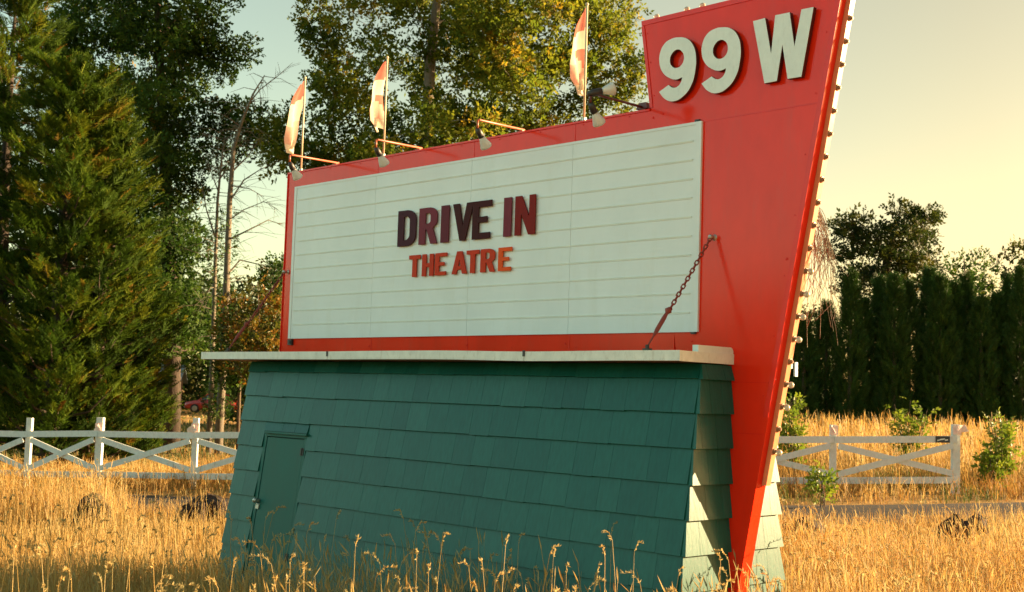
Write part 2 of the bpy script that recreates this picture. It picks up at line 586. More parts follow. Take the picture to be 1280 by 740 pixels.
# small hardware at the board corners
mb = MB(); mb.box(-4.475, -4.415, -0.02, 0.003, 2.085, 2.135); mb.box(-4.46, -4.43, -0.028, -0.0205, 2.098, 2.122)
mb.build('corner_bracket', MT['darkiron'], SIGN)
mb = MB(); mb.box(-0.055, -0.02, -0.019, 0.003, 3.4925, 3.506); mb.build('corner_clip', MT['darkiron'], SIGN)
mb = MB(); mb.box(-0.055, -0.02, -0.019, 0.003, 2.128, 2.140); mb.build('corner_clip', MT['darkiron'], SIGN)
rv_me = MB().sphere((0, -0.003, 0), 0.008, 7, 4, (1, 0.6, 1)).mesh('rivet', MT['rim'])
RIV = [(pyR(z) - 0.06, z) for z in np.arange(1.75, 4.15, 0.36)] + [(pyL(z) + 0.04, z) for z in (3.72, 3.95, 4.15)] + [(x, 3.607) for x in np.arange(-4.4, -0.6, 0.42)] + [(x, 2.05) for x in np.arange(-4.2, -0.2, 0.63)]
for x, z in RIV:
    o = link(bpy.data.objects.new('rivet', rv_me), SIGN); o.location = (float(x), 0.003 if x < -0.5 and z < 3.63 else 0.0, float(z)); o.scale = (0.6, 0.6, 0.6)
for x, z in ((-0.055, 2.085), (-1.15, 2.075), (-2.16, 2.07), (-3.34, 2.07), (-0.33, 3.585), (0.64, 2.57), (-0.41, 3.57)):
    o = link(bpy.data.objects.new('rivet', rv_me), SIGN); o.location = (x, 0.0, z)


# lettering ------------------------------------------------------------------
def outline_mesh(name, splines, depth, mats, bevel=0.0, side_mi=1):
    """splines: list of (points, smooth); filled, extruded; front faces -y, back at y=0"""
    cu = bpy.data.curves.new(name, 'CURVE')
    cu.dimensions = '2D'; cu.fill_mode = 'BOTH'
    cu.extrude = depth / 2 - bevel
    cu.bevel_depth = bevel; cu.bevel_resolution = 1; cu.offset = -bevel
    cu.resolution_u = 6
    for pts, smooth in splines:
        if smooth:
            sp = cu.splines.new('BEZIER'); sp.bezier_points.add(len(pts) - 1)
            for bp, p in zip(sp.bezier_points, pts):
                bp.co = (p[0], p[1], 0)
                h = 'VECTOR' if len(p) > 2 and p[2] else 'AUTO'
                bp.handle_left_type = bp.handle_right_type = h
        else:
            sp = cu.splines.new('POLY'); sp.points.add(len(pts) - 1)
            for bp, p in zip(sp.points, pts): bp.co = (p[0], p[1], 0, 1)
        sp.use_cyclic_u = True
    tmp = bpy.data.objects.new(name, cu); COL.objects.link(tmp)
    dg = bpy.context.evaluated_depsgraph_get(); dg.update()
    me = bpy.data.meshes.new_from_object(tmp.evaluated_get(dg))
    bpy.data.objects.remove(tmp); bpy.data.curves.remove(cu)
    me.name = name
    me.transform(Matrix(((1, 0, 0, 0), (0, 0, -1, -depth / 2), (0, 1, 0, 0), (0, 0, 0, 1))))
    me.materials.clear()
    for m in mats: me.materials.append(m)
    me.update()
    for p in me.polygons:
        p.use_smooth = False
        p.material_index = 0 if p.normal.y < -0.6 else min(side_mi, len(mats) - 1)
    return me


nine = [([(0.106, 0.444), (0.182, 0.420), (0.234, 0.363), (0.256, 0.285), (0.252, 0.200), (0.228, 0.118), (0.168, 0.050), (0.080, 0.023),
          (0.010, 0.048), (-0.043, 0.104, 1), (0.036, 0.139, 1), (0.072, 0.116), (0.108, 0.116), (0.136, 0.140), (0.147, 0.172, 1), (0.100, 0.164), (0.038, 0.186),
          (-0.018, 0.234), (-0.045, 0.300), (-0.040, 0.368), (-0.004, 0.422), (0.048, 0.443)], True),
        ([(0.102, 0.362), (0.141, 0.342), (0.158, 0.300), (0.143, 0.259), (0.102, 0.242), (0.062, 0.259), (0.044, 0.300), (0.060, 0.343)], True)]
wlet = [([(0.398, 4.060), (0.488, 4.063), (0.535, 3.835), (0.560, 4.066), (0.664, 4.064), (0.700, 3.850), (0.745, 4.066), (0.830, 4.064),
          (0.752, 3.653), (0.655, 3.655), (0.615, 3.870), (0.580, 3.654), (0.490, 3.653)], False)]
def big_letter(me, loc):
    o = link(bpy.data.objects.new('channel_letter', me), SIGN)
    o.location = loc
    return o


n_me = outline_mesh('channel_letter', nine, 0.034, [MT['letterwhite'], MT['letterside']], 0.002)
w_me = outline_mesh('channel_letter', wlet, 0.034, [MT['letterwhite'], MT['letterside']], 0.002)
big_letter(n_me, (-0.29, -0.012, 3.62))['label'] = 'white raised numeral nine at the left of the pylon head'
big_letter(n_me, (0.055, -0.012, 3.622))['label'] = 'white raised numeral nine beside the letter W'
big_letter(w_me, (0, -0.012, 0))['label'] = 'white raised letter W on the pylon head'
pegs = MB()
for x, z in ((-0.19, 4.03), (-0.2, 3.69), (0.15, 4.03), (0.14, 3.69), (0.45, 4.03), (0.6, 4.0), (0.78, 4.03), (0.53, 3.70), (0.71, 3.70)):
    pegs.tube([(x, -0.013, z), (x, 0.0, z)], 0.008, 6)
pegs.build('letter_pegs', MT['darkiron'], SIGN)


def glyph(ch):
    """block letter outlines in a unit box"""
    a = 0.33
    P = lambda *q: (list(q), False)
    if ch == 'I': return [P((0, 0), (1, 0), (1, 1), (0, 1))]
    if ch == 'E':
        return [P((0, 0), (0.94, 0), (0.94, 0.165), (a, 0.165), (a, 0.43), (0.78, 0.43), (0.78, 0.585), (a, 0.585), (a, 0.835), (1, 0.835), (1, 1), (0, 1))]
    if ch == 'T': return [P((0.31, 0), (0.68, 0), (0.68, 0.82), (1, 0.82), (1, 1), (0, 1), (0, 0.82), (0.31, 0.82))]
    if ch == 'H': return [P((0, 0), (0.35, 0), (0.35, 0.41), (0.65, 0.41), (0.65, 0), (1, 0), (1, 1), (0.65, 1), (0.65, 0.59), (0.35, 0.59), (0.35, 1), (0, 1))]
    if ch == 'N': return [P((0, 0), (0.30, 0), (0.30, 0.55), (0.68, 0), (1, 0), (1, 1), (0.70, 1), (0.70, 0.45), (0.32, 1), (0, 1))]
    if ch == 'V': return [P((0.37, 0), (0.64, 0), (1, 1), (0.68, 1), (0.5, 0.40), (0.32, 1), (0, 1))]
    if ch == 'A':
        return [P((0, 0), (0.30, 0), (0.36, 0.19), (0.64, 0.19), (0.70, 0), (1, 0), (0.67, 1), (0.33, 1)), P((0.42, 0.36), (0.58, 0.36), (0.5, 0.66))]
    if ch in 'DR':
        def arc(cx, cy, rx, ry, t0, t1, n=9):
            return [(cx + rx * math.cos(t0 + (t1 - t0) * i / n), cy + ry * math.sin(t0 + (t1 - t0) * i / n)) for i in range(n + 1)]
    if ch == 'D':
        out = [(0, 0), (0.42, 0)] + arc(0.50, 0.28, 0.50, 0.28, -PI / 2, 0) + arc(0.50, 0.72, 0.50, 0.28, 0, PI / 2) + [(0.42, 1), (0, 1)]
        inn = [(a, 0.17)] + arc(0.44, 0.31, 0.22, 0.14, -PI / 2, 0) + arc(0.44, 0.69, 0.22, 0.14, 0, PI / 2) + [(a, 0.83)]
        return [(out, False), (inn, False)]
    if ch == 'R':
        out = [(0, 0), (0.35, 0), (0.35, 0.40), (0.42, 0.40), (0.66, 0), (1, 0), (0.76, 0.42)] + arc(0.62, 0.62, 0.36, 0.18, -1.0, 0) + arc(0.55, 0.78, 0.43, 0.22, 0, PI / 2) + [(0, 1)]
        inn = [(0.35, 0.56)] + arc(0.46, 0.63, 0.17, 0.07, -PI / 2, 0) + arc(0.46, 0.77, 0.17, 0.08, 0, PI / 2) + [(0.35, 0.85)]
        return [(out, False), (inn, False)]


def small_letter(ch, x0, x1, z0, z1, col, label):
    sp = [([(x0 + p[0] * (x1 - x0), z0 + p[1] * (z1 - z0)) for p in pts], sm) for pts, sm in glyph(ch)]
    key = 'letter_plastic_%d_%d_%d' % tuple(int(c * 999) for c in col)
    m = bpy.data.materials.get(key) or flatcol(key, col, 0.55, 0.12)
    me = outline_mesh('letter', sp, 0.009, [m], 0.0, 0)
    o = link(bpy.data.objects.new('letter', me), SIGN)
    o.location = (0.028, -0.0258, 0.0)
    o['label'] = label


mar, plum = (0.045, 0.010, 0.014), (0.17, 0.026, 0.042)
for ch, x0, x1, c, lb in (('D', -3.018, -2.795, (0.055, 0.010, 0.020), 'dark maroon letter D'), ('R', -2.757, -2.540, plum, 'faded plum letter R'), ('I', -2.497, -2.405, (0.12, 0.018, 0.030), 'plum letter I of DRIVE'),
                          ('V', -2.362, -2.132, (0.050, 0.006, 0.007), 'dark maroon letter V'), ('E', -2.140, -1.932, (0.048, 0.005, 0.006), 'dark maroon letter E of DRIVE'),
                          ('I', -1.802, -1.722, plum, 'plum letter I of IN'), ('N', -1.684, -1.478, (0.20, 0.009, 0.006), 'dark red letter N')):
    small_letter(ch, x0, x1, 2.862, 3.150, c, lb)
for ch, x0, x1, c, lb in (('T', -2.862, -2.727, (0.52, 0.040, 0.012), 'red letter T at the start of THEATRE'), ('H', -2.703, -2.568, (0.50, 0.036, 0.012), 'red letter H'), ('E', -2.549, -2.414, (0.54, 0.040, 0.012), 'red letter E after H'),
                          ('A', -2.353, -2.185, (0.50, 0.036, 0.012), 'red letter A'), ('T', -2.191, -2.053, (0.52, 0.038, 0.012), 'red letter T after A'), ('R', -2.035, -1.880, (0.52, 0.040, 0.012), 'red letter R'),
                          ('E', -1.845, -1.705, (0.74, 0.085, 0.012), 'bright red letter E ending THEATRE')):
    small_letter(ch, x0, x1, 2.610, 2.783, c, lb)

# ------------------------------------------------------------------ the shed under the sign
SHED = sign_empty('base_shed', -2.16, 0, 0, 'dark teal shingled shed with a flat white-edged roof under the marquee', 'shed')
SHO = -2.16                                              # shed children use x relative to this
nf = lambda z: -0.547 + 0.128 * z
nr = lambda z: 0.645 - 0.125 * z
XL, XR = -4.585, 0.25
ZT = 1.932
mb = MB()                                                # core wall, a little inside the shingles
k = 0.024
mb.hexa([(XL + k - SHO, nf(-0.1) + k, -0.1), (XR - k - SHO, nf(-0.1) + k, -0.1), (XR - k - SHO, nr(-0.1) - k, -0.1), (XL + k - SHO, nr(-0.1) - k, -0.1),
         (XL + k - SHO, nf(ZT) + k, ZT), (XR - k - SHO, nf(ZT) + k, ZT), (XR - k - SHO, nr(ZT) - k, ZT), (XL + k - SHO, nr(ZT) - k, ZT)])
mb.build('wall', MT['core'], SHED)
COURSES = [1.838, 1.631, 1.421, 1.211, 1.003, 0.796, 0.588, 0.378, 0.168, -0.045]
DX0, DX1, DZ = -4.157, -3.640, 1.292                     # the door
def wedge(mb, p00, p10, p11, p01, out, tb, tt, back=0.004):
    """shingle between four corners on the wall plane, thick at the butt"""
    o_ = np.array(out, dtype=float)
    P = [np.array(p, dtype=float) for p in (p00, p10, p11, p01)]
    off = [tb, tb, tt, tt]
    fr = [p + o_ * t for p, t in zip(P, off)]
    bk = [p - o_ * back * (0 if i < 2 else 1.0) - o_ * 0.002 for i, p in enumerate(P)]
    mb.add(fr + bk, [(0, 1, 2, 3), (7, 6, 5, 4), (0, 4, 5, 1), (1, 5, 6, 2), (2, 6, 7, 3), (3, 7, 4, 0)])


tiltf = math.atan(0.128)
outf = (0, -math.cos(tiltf), math.sin(tiltf))
front_cache = {}
def front_shingle(x0, x1, z0, z1):
    """front course shingle; alike sizes share their mesh"""
    key = (round(x1 - x0, 3), round(z1 - z0, 3), round(z0 - min(COURSES, key=lambda q: abs(q - z0)), 3))
    h = z1 - z0
    if key not in front_cache:
        mb = MB(); w = x1 - x0
        wedge(mb, (0, 0, 0), (w, 0, 0), (w, 0.128 * h, h), (0, 0.128 * h, h), outf, 0.026, 0.004)
        front_cache[key] = mb.mesh('shingle', MT['shingle'])
    o = link(bpy.data.objects.new('shingle', front_cache[key]), SHED)
    o.location = (x0 - SHO, nf(z0), z0)


rs = random.Random(5)
W_SET = [0.14, 0.17, 0.20, 0.23, 0.26, 0.30]
def run_widths(x0, x1):
    """widths from a small set that fill x0..x1"""
    out = []; x = x0
    while x1 - x > 0.44:
        w = rs.choice(W_SET); out.append((x, x + w)); x += w
    rem = x1 - x
    if rem > 0.24: out += [(x, x + rem / 2), (x + rem / 2, x1)]
    else: out.append((x, x1))
    return out


for ci, z0 in enumerate(COURSES):
    ztop = ZT if ci == 0 else COURSES[ci - 1] + 0.020
    if ci == 0: ztop = ZT - 0.004
    spans = [(XL, XR)]
    if z0 < 1.2: spans = [(XL, -4.206), (-3.592, XR)]
    elif z0 < 1.25: spans = [(XL, -4.206), (-3.592, XR)]
    for s0, s1 in spans:
        for a, b in run_widths(s0, s1):
            j = rs.choice([-0.003, 0, 0, 0, 0.002])
            front_shingle(a + 0.0008, b - 0.0008, z0 + j, ztop)
    if 1.2 < z0 < 1.25:
        for a, b in run_widths(-4.206, -3.592):
            front_shingle(a + 0.0012, b - 0.0012, 1.342, ztop)


def side_shingle(pts):
    """pts: (y,z) of four corners, on the right wall x = XR"""
    mb = MB()
    q = [(XR - SHO, y, z) for y, z in pts]
    wedge(mb, q[0], q[1], q[2], q[3], (1, 0, 0), 0.033, 0.004)
    mb.build('shingle', MT['shingle'], SHED)


for ci, z0 in enumerate(COURSES):
    z1 = ZT - 0.004 if ci == 0 else COURSES[ci - 1] + 0.020
    j = 0.002 * (ci % 3 - 1)
    # in front of the pylon
    cuts = [None, -0.27 + 0.05 * math.sin(ci * 2.3), -0.13 + 0.04 * math.sin(ci * 1.7 + 1), -0.003]
    for a, b in zip(cuts[:-1], cuts[1:]):
        if a is None: pts = [(nf(z0) - 0.016, z0 + j), (b - 0.001, z0 + j), (b - 0.001, z1), (nf(z1) - 0.004, z1)]
        else: pts = [(a + 0.001, z0 + j), (b - 0.001, z0 + j), (b - 0.001, z1), (a + 0.001, z1)]
        if pts[1][0] - pts[0][0] > 0.03: side_shingle(pts)
    # behind it
    cuts = [0.104, 0.24 + 0.04 * math.sin(ci * 1.9), 0.38 + 0.04 * math.sin(ci * 2.9 + 2), None]
    for a, b in zip(cuts[:-1], cuts[1:]):
        if b is None: pts = [(a + 0.001, z0 + j), (nr(z0) + 0.014, z0 + j), (nr(z1) + 0.003, z1), (a + 0.001, z1)]
        else: pts = [(a + 0.001, z0 + j), (b - 0.001, z0 + j), (b - 0.001, z1), (a + 0.001, z1)]
        side_shingle(pts)

# door, its casing, drip cap, hinge and knob
def on_front(x, z, out=0.0):
    return (x - SHO, nf(z) + outf[1] * out, z + outf[2] * out)


def front_slab(mb, x0, x1, z0, z1, o0, o1):
    mb.hexa([on_front(x0, z0, o1), on_front(x1, z0, o1), on_front(x1, z0, o0), on_front(x0, z0, o0),
             on_front(x0, z1, o1), on_front(x1, z1, o1), on_front(x1, z1, o0), on_front(x0, z1, o0)])


mb = MB(); front_slab(mb, DX0, DX1, -0.04, DZ, -0.02, 0.008)
DOOR = mb.build('door', MT['doorpaint'], SHED)
for a, b in ((-4.203, -4.164), (-3.633, -3.595)):
    mb = MB(); front_slab(mb, a, b, -0.04, 1.30, -0.018, 0.012); mb.build('door_casing', MT['doorpaint'], SHED)
mb = MB(); front_slab(mb, -4.203, -3.595, 1.3005, 1.322, -0.018, 0.014); front_slab(mb, -4.172, -3.575, 1.3225, 1.338, -0.015, 0.042)
mb.build('drip_cap', MT['doorpaint'], SHED)
mb = MB(); mb.tube([on_front(-4.142, 0.766, 0.006), on_front(-4.142, 0.766, 0.03), on_front(-4.142, 0.766, 0.034)], [0.02, 0.012, 0.012], 10)
c = on_front(-4.142, 0.766, 0.05); mb.sphere(c, 0.022, 10, 7)
front_slab(mb, -4.166, -4.118, 0.735, 0.742, 0.008, 0.02)
mb.build('door_knob', MT['steel'], DOOR, smooth=True)
mb = MB(); front_slab(mb, -3.662, -3.615, 1.165, 1.225, 0.013, 0.017); mb.tube([on_front(-3.638, 1.165, 0.02), on_front(-3.638, 1.225, 0.02)], 0.005, 6)
mb.build('hinge', MT['darkiron'], DOOR)
mb = MB(); front_slab(mb, -3.662, -3.615, 0.33, 0.39, 0.013, 0.017); mb.tube([on_front(-3.638, 0.33, 0.02), on_front(-3.638, 0.39, 0.02)], 0.005, 6)
mb.build('hinge', MT['darkiron'], DOOR)

mb = MB(); front_slab(mb, -4.15, -3.648, 0.0, 0.12, 0.0085, 0.016); mb.build('kick_board', MT['doorpaint'], DOOR)
mb = MB(); front_slab(mb, -4.165, -4.122, 0.70, 0.733, 0.0085, 0.022); mb.build('padlock_hasp', MT['steel'], DOOR)

# flat roof: deck, fascia boards, cap block
RF, RB, RL, RR = -0.543, 0.645, -5.024, 0.272
mb = MB()
mb.box(RL + 0.02 - SHO, RR - 0.02 - SHO, RF + 0.02, -0.002, 1.950, 1.996)
mb.box(RL + 0.02 - SHO, RR - 0.02 - SHO, 0.102, RB - 0.02, 1.950, 1.996)
mb.build('roof', MT['roof'], SHED)
mb = MB()
mb.box(RL + 0.021 - SHO, RR - 0.021 - SHO, RF + 0.021, -0.003, 1.935, 1.949)
mb.box(RL + 0.021 - SHO, RR - 0.021 - SHO, 0.103, RB - 0.021, 1.935, 1.949)
mb.build('soffit', MT['soffit'], SHED)
def fascia(x0, x1, f):
    mb = MB(); n = 10
    V = []
    for i in range(n + 1):
        x = x0 + (x1 - x0) * i / n
        w = f(x)
        for y, z in ((RF, 1.938 + w), (RF + 0.02, 1.938 + w), (RF + 0.02, 2.000 + w), (RF, 2.000 + w)):
            V.append((x - SHO, y, z))
    F = [(0, 1, 2, 3)] + [(n * 4 + 3, n * 4 + 2, n * 4 + 1, n * 4)]
    for i in range(n):
        for q in range(4):
            q2 = (q + 1) % 4
            F.append((i * 4 + q, i * 4 + 4 + q, i * 4 + 4 + q2, i * 4 + q2))
    mb.add(V, F); mb.build('fascia_board', MT['fascia'], SHED)


fascia(RL, -3.172, lambda x: 0.0)
fascia(-3.168, -1.015, lambda x: 0.004 * math.sin((x + 3.17) / 2.15 * PI * 1.0) - 0.006 * smoothstep(-1.9, -1.0, x))
fascia(-1.010, RR, lambda x: -0.006 + 0.006 * smoothstep(-1.0, 0.0, x))
for x in (-3.17, -1.0125):
    mb = MB(); mb.box(x - 0.012 - SHO, x + 0.010 - SHO, RF - 0.004, RF - 0.0005, 1.962, 2.002); mb.build('joint_strap', MT['darkiron'], SHED)
mb = MB(); mb.box(RR - 0.02 - SHO, RR + 0.001 - SHO, RF + 0.0205, -0.003, 1.936, 1.999); mb.build('fascia_board', MT['fascia'], SHED)
mb = MB(); mb.box(RR - 0.02 - SHO, RR + 0.001 - SHO, 0.103, RB, 1.936, 1.999); mb.build('fascia_board', MT['fascia'], SHED)
mb = MB(); mb.box(RL - SHO, RL + 0.02 - SHO, RF + 0.0205, RB, 1.936, 1.999); mb.build('fascia_board', MT['fascia'], SHED)
mb = MB(); mb.box(RL + 0.0205 - SHO, RR - 0.0205 - SHO, RB - 0.02, RB, 1.936, 1.999); mb.build('fascia_board', MT['fascia'], SHED)
mb = MB()
prof = [(-0.36, 1.9965), (-0.36, 2.040), (-0.03, 2.040), (-0.013, 2.032), (-0.004, 2.018), (-0.004, 1.9965)]
V = [(x - SHO, y, z) for x in (0.225, 0.268) for y, z in prof]
n = len(prof)
mb.add(V, [tuple(range(n)), tuple(range(2 * n - 1, n - 1, -1))] + [(i, n + i, n + (i + 1) % n, (i + 1) % n) for i in range(n)])
mb.build('roof_cap', MT['letterwhite'], SHED)

# ------------------------------------------------------------------ chains
def torus_link(R, L, r, seg=10, sides=5):
    """one oval link lying in the x-z plane, long axis x"""
    mb = MB(); V = []; F = []
    for i in range(seg):
        t = 2 * PI * i / seg
        c = Vector((math.cos(t) * R + (L if math.cos(t) > 0 else -L), 0, math.sin(t) * R))
        d = Vector((math.cos(t), 0, math.sin(t)))
        for k in range(sides):
            a = 2 * PI * k / sides
            V.append(tuple(c + d * r * math.cos(a) + Vector((0, 1, 0)) * r * math.sin(a)))
    for i in range(seg):
        for k in range(sides):
            F.append((i * sides + k, ((i + 1) % seg) * sides + k, ((i + 1) % seg) * sides + (k + 1) % sides, i * sides + (k + 1) % sides))
    return mb.add(V, F).mesh('chain_link', MT['rust'], True)


link_me = torus_link(0.0105, 0.008, 0.0048)
def chain(xa, za, xb, yb, zb, label):
    A = Vector((xa, -0.035, za)); B = Vector((xb, yb, zb))
    R = sign_empty('support_chain', 0, 0, 0, label, 'chain', 'chains bracing the letter board to the roof edge')
    d = (B - A); Ltot = d.length; dn = d.normalized()
    q = dn.to_track_quat('X', 'Z')
    nl = int(Ltot * 0.68 / 0.030)
    for i in range(nl):
        o = link(bpy.data.objects.new('chain_link', link_me), R)
        s = (i + 0.5) * Ltot * 0.68 / nl
        sag = -0.010 * math.sin(PI * s / Ltot)
        o.location = A + dn * s + Vector((0, 0, sag))
        o.rotation_mode = 'QUATERNION'
        from mathutils import Quaternion
        o.rotation_quaternion = q @ Quaternion((1, 0, 0), PI / 4 + (i % 2) * PI / 2)
    p0 = A + dn * (Ltot * 0.68); 
    mb = MB()
    mb.tube([p0 - dn * 0.02, p0, p0 + dn * 0.02], [0.010, 0.024, 0.012], 8)
    mb.tube([p0 + dn * 0.02, p0 + dn * 0.06, p0 + dn * 0.15, p0 + dn * 0.19], [0.010, 0.014, 0.014, 0.008], 8)
    mb.tube([p0 + dn * 0.19, B], [0.006, 0.006], 6)
    mb.build('turnbuckle', MT['rust'], R)
    mb = MB(); mb.box(B.x - 0.022, B.x + 0.022, B.y - 0.02, B.y + 0.02, 2.0005, 2.012); mb.tube([(B.x, B.y, 2.01), (B.x, B.y, B.z + 0.012)], 0.013, 8)
    mb.build('roof_eye', MT['darkiron'], R)
    mb = MB(); mb.tube([(xa, -0.0005, za), (xa, -0.012, za), (xa, -0.04, za)], [0.022, 0.012, 0.012], 8); mb.sphere((xa, -0.042, za), 0.016, 8, 6)
    mb.build('wall_eye', MT['steel'], R)


chain(0.105, 2.735, 0.012, -0.525, 2.022, 'rusty red chain slanting down across the right end of the white board')
chain(-4.545, 2.735, -4.62, -0.525, 2.022, 'rusty chain at the far left end of the letter board')

# ------------------------------------------------------------------ lamps on arms over the board
LAMPG = 'floodlight arms over the letter board'
def lamp(x, L, armmat, label, twin=0, big=False):
    R = sign_empty('sign_lamp', x, 0.03, 3.637, label, 'lamp', LAMPG)
    mb = MB(); mb.box(-0.03, 0.03, -0.03, 0.05, 0.0, 0.008)
    if big: mb.hexa([(-0.05, -0.035, 0.008), (0.05, -0.035, 0.008), (0.05, 0.055, 0.008), (-0.05, 0.055, 0.008), (-0.03, -0.03, 0.05), (0.03, -0.03, 0.05), (0.03, 0.03, 0.05), (-0.03, 0.03, 0.05)])
    mb.build('bracket', armmat, R)
    mb = MB(); mb.tube([(0, 0.02, 0.02), (0, -L + 0.02, 0.016), (0, -L, 0.01)], 0.0085, 8)
    mb.tube([(0, -L, 0.012), (0, -L, -0.05)], 0.0085, 8)
    mb.build('arm', armmat, R, smooth=True)
    mb = MB(); d = Vector((0.0, 0.62, -0.78)).normalized()
    p = Vector((0, -L, -0.05))
    mb.tube([p, p + d * 0.02, p + d * 0.07], [0.014, 0.022, 0.024], 9)
    mb.build('lamp_socket', MT['darkiron'], R, smooth=True)
    p = p + d * 0.065
    mb = MB(); mb.tube([p, p + d * 0.02, p + d * 0.075, p + d * 0.088, p + d * 0.094], [0.016, 0.024, 0.044, 0.043, 0.030], 12)
    mb.build('flood_bulb', MT['flood'], R, smooth=True)
    if twin:
        p = Vector((0, -L, 0.012)); d = Vector((0.55, 0.78, 0.28)).normalized() if twin == 1 else Vector((0.2, 0.97, -0.1)).normalized()
        if twin == 2: p = Vector((0.0, 0.14, 0.02)); d = Vector((-0.3, 0.8, -0.5)).normalized()
        mb = MB(); mb.tube([p - d * 0.02, p + d * 0.02, p + d * 0.075], [0.016, 0.024, 0.024], 9); mb.build('lamp_socket', MT['darkiron'], R, smooth=True)
        p = p + d * 0.07
        mb = MB(); mb.tube([p, p + d * 0.02, p + d * 0.075, p + d * 0.088, p + d * 0.094], [0.016, 0.024, 0.044, 0.043, 0.030], 12)
        mb.build('flood_bulb', MT['flood'] if twin == 1 else MT['amber'], R, smooth=True)


lamp(-3.929, 0.487, MT['litarm'], 'sunlit-orange arm floodlight over the left corner of the board')
lamp(-2.828, 0.447, MT['litarm'], 'sunlit-orange arm floodlight in front of the middle flag pole')
lamp(-1.670, 0.452, MT['litarm'], 'sunlit-orange arm floodlight over the middle of the board, between two flags')
lamp(-0.511, 0.546, MT['unlitarm'], 'unlit-dark arm twin floodlight beside the red pylon', 1, True)


# ------------------------------------------------------------------ flags
FLAGM = [flatcol('flag_red_cloth', (0.55, 0.19, 0.14), 0.8, 0.2), flatcol('flag_cream_cloth', (0.78, 0.68, 0.52), 0.8, 0.2), flatcol('flag_faded_pink_cloth', (0.74, 0.47, 0.36), 0.8, 0.2)]
for m in FLAGM:                                           # thin cloth lets some light through
    t = m.node_tree; b = t.nodes['Principled BSDF']
    src = b.inputs['Base Color'].links[0].from_socket
    tr = t.nodes.new('ShaderNodeBsdfTranslucent'); t.links.new(src, tr.inputs['Color'])
    mx = t.nodes.new('ShaderNodeMixShader'); mx.inputs[0].default_value = 0.45
    t.links.new(b.outputs[0], mx.inputs[1]); t.links.new(tr.outputs[0], mx.inputs[2])
    t.links.new(mx.outputs[0], t.nodes['Material Output'].inputs['Surface'])
def flag(x, prof, label, seed, z1, redpatch):
    R = sign_empty('flag', x, 0.05, 3.637, label, 'flag', 'small red and cream flags on the board top')
    H = z1 - 3.637
    mb = MB(); mb.tube([(0, 0, 0), (0, 0, H)], 0.0085, 7); mb.sphere((0, 0, H), 0.013, 8, 6)
    mb.build('pole', MT['polewood'], R, smooth=True)
    mb = MB(); mb.tube([(0, 0, -0.002), (0, 0, 0.03)], 0.017, 8); mb.build('pole_socket', MT['steel'], R)
    # drooping cloth: rows down the pole, columns out to the free edge
    mb = MB(); nr_, nc = 22, 7
    r = random.Random(seed)
    ph = r.random() * 6
    V = []; row_z = []
    for i in range(nr_ + 1):
        s = i / nr_
        zz = H - 0.03 - s * prof[-1][0]
        w0 = np.interp(s * prof[-1][0], [p[0] for p in prof], [p[1] for p in prof])      # inner edge, from the pole
        w1 = np.interp(s * prof[-1][0], [p[0] for p in prof], [p[2] for p in prof])      # free edge
        for j in range(nc + 1):
            q = j / nc
            xx = -(w0 + (w1 * 1.2 - w0) * q)
            yy = 0.028 * math.sin(q * 7.5 + ph + s * 2.0) * (0.3 + s) - 0.01 + 0.012 * math.sin(s * 9 + q * 3)
            V.append((xx, yy, zz - 0.02 * q + 0.012 * math.sin(q * 5 + ph)))
    F = []; mats = []
    for i in range(nr_):
        for j in range(nc):
            F.append((i * (nc + 1) + j, i * (nc + 1) + j + 1, (i + 1) * (nc + 1) + j + 1, (i + 1) * (nc + 1) + j))
            s = (i + 0.5) / nr_; q = (j + 0.5) / nc
            m_ = 0 if s < 0.24 + 0.05 * q else (1 if s < 0.60 else 2)
            if redpatch and 0.52 < s < 0.78 and 0.40 - (s - 0.52) * 1.5 > q * 0.9: m_ = 0
            if 0.62 < s and q > 0.45: m_ = 2
            if m_ == 2 and s > 0.88: m_ = 1
            mats.append(m_)
    for m_ in (0, 1, 2):
        pass
    mb.add(V, F)
    me = mb.mesh('flag_cloth', FLAGM, True)
    for p, m_ in zip(me.polygons, mats): p.material_index = m_
    link(bpy.data.objects.new('flag_cloth', me), R)


MT['polewood'] = paint('pale_pole_paint', (0.55, 0.45, 0.30), 0.5, 0.1, (20, 20, 20))
flag(-1.080, [(0.0, 0.009, 0.03), (0.08, 0.009, 0.07), (0.20, 0.010, 0.10), (0.34, 0.010, 0.128), (0.46, 0.010, 0.10), (0.54, 0.010, 0.04), (0.60, 0.010, 0.022)], 'red and cream flag nearest the red pylon', 1, 4.487, True)
flag(-3.318, [(0.0, 0.009, 0.05), (0.10, 0.012, 0.12), (0.24, 0.02, 0.17), (0.34, 0.03, 0.20), (0.44, 0.04, 0.17), (0.50, 0.05, 0.11), (0.56, 0.05, 0.085)], 'red and cream flag in the middle of the three', 2, 4.483, True)
flag(-4.487, [(0.0, 0.009, 0.05), (0.12, 0.012, 0.13), (0.26, 0.02, 0.18), (0.36, 0.05, 0.20), (0.48, 0.08, 0.19), (0.58, 0.10, 0.15), (0.62, 0.12, 0.14)], 'red and cream flag over the left end of the board', 3, 4.495, False)


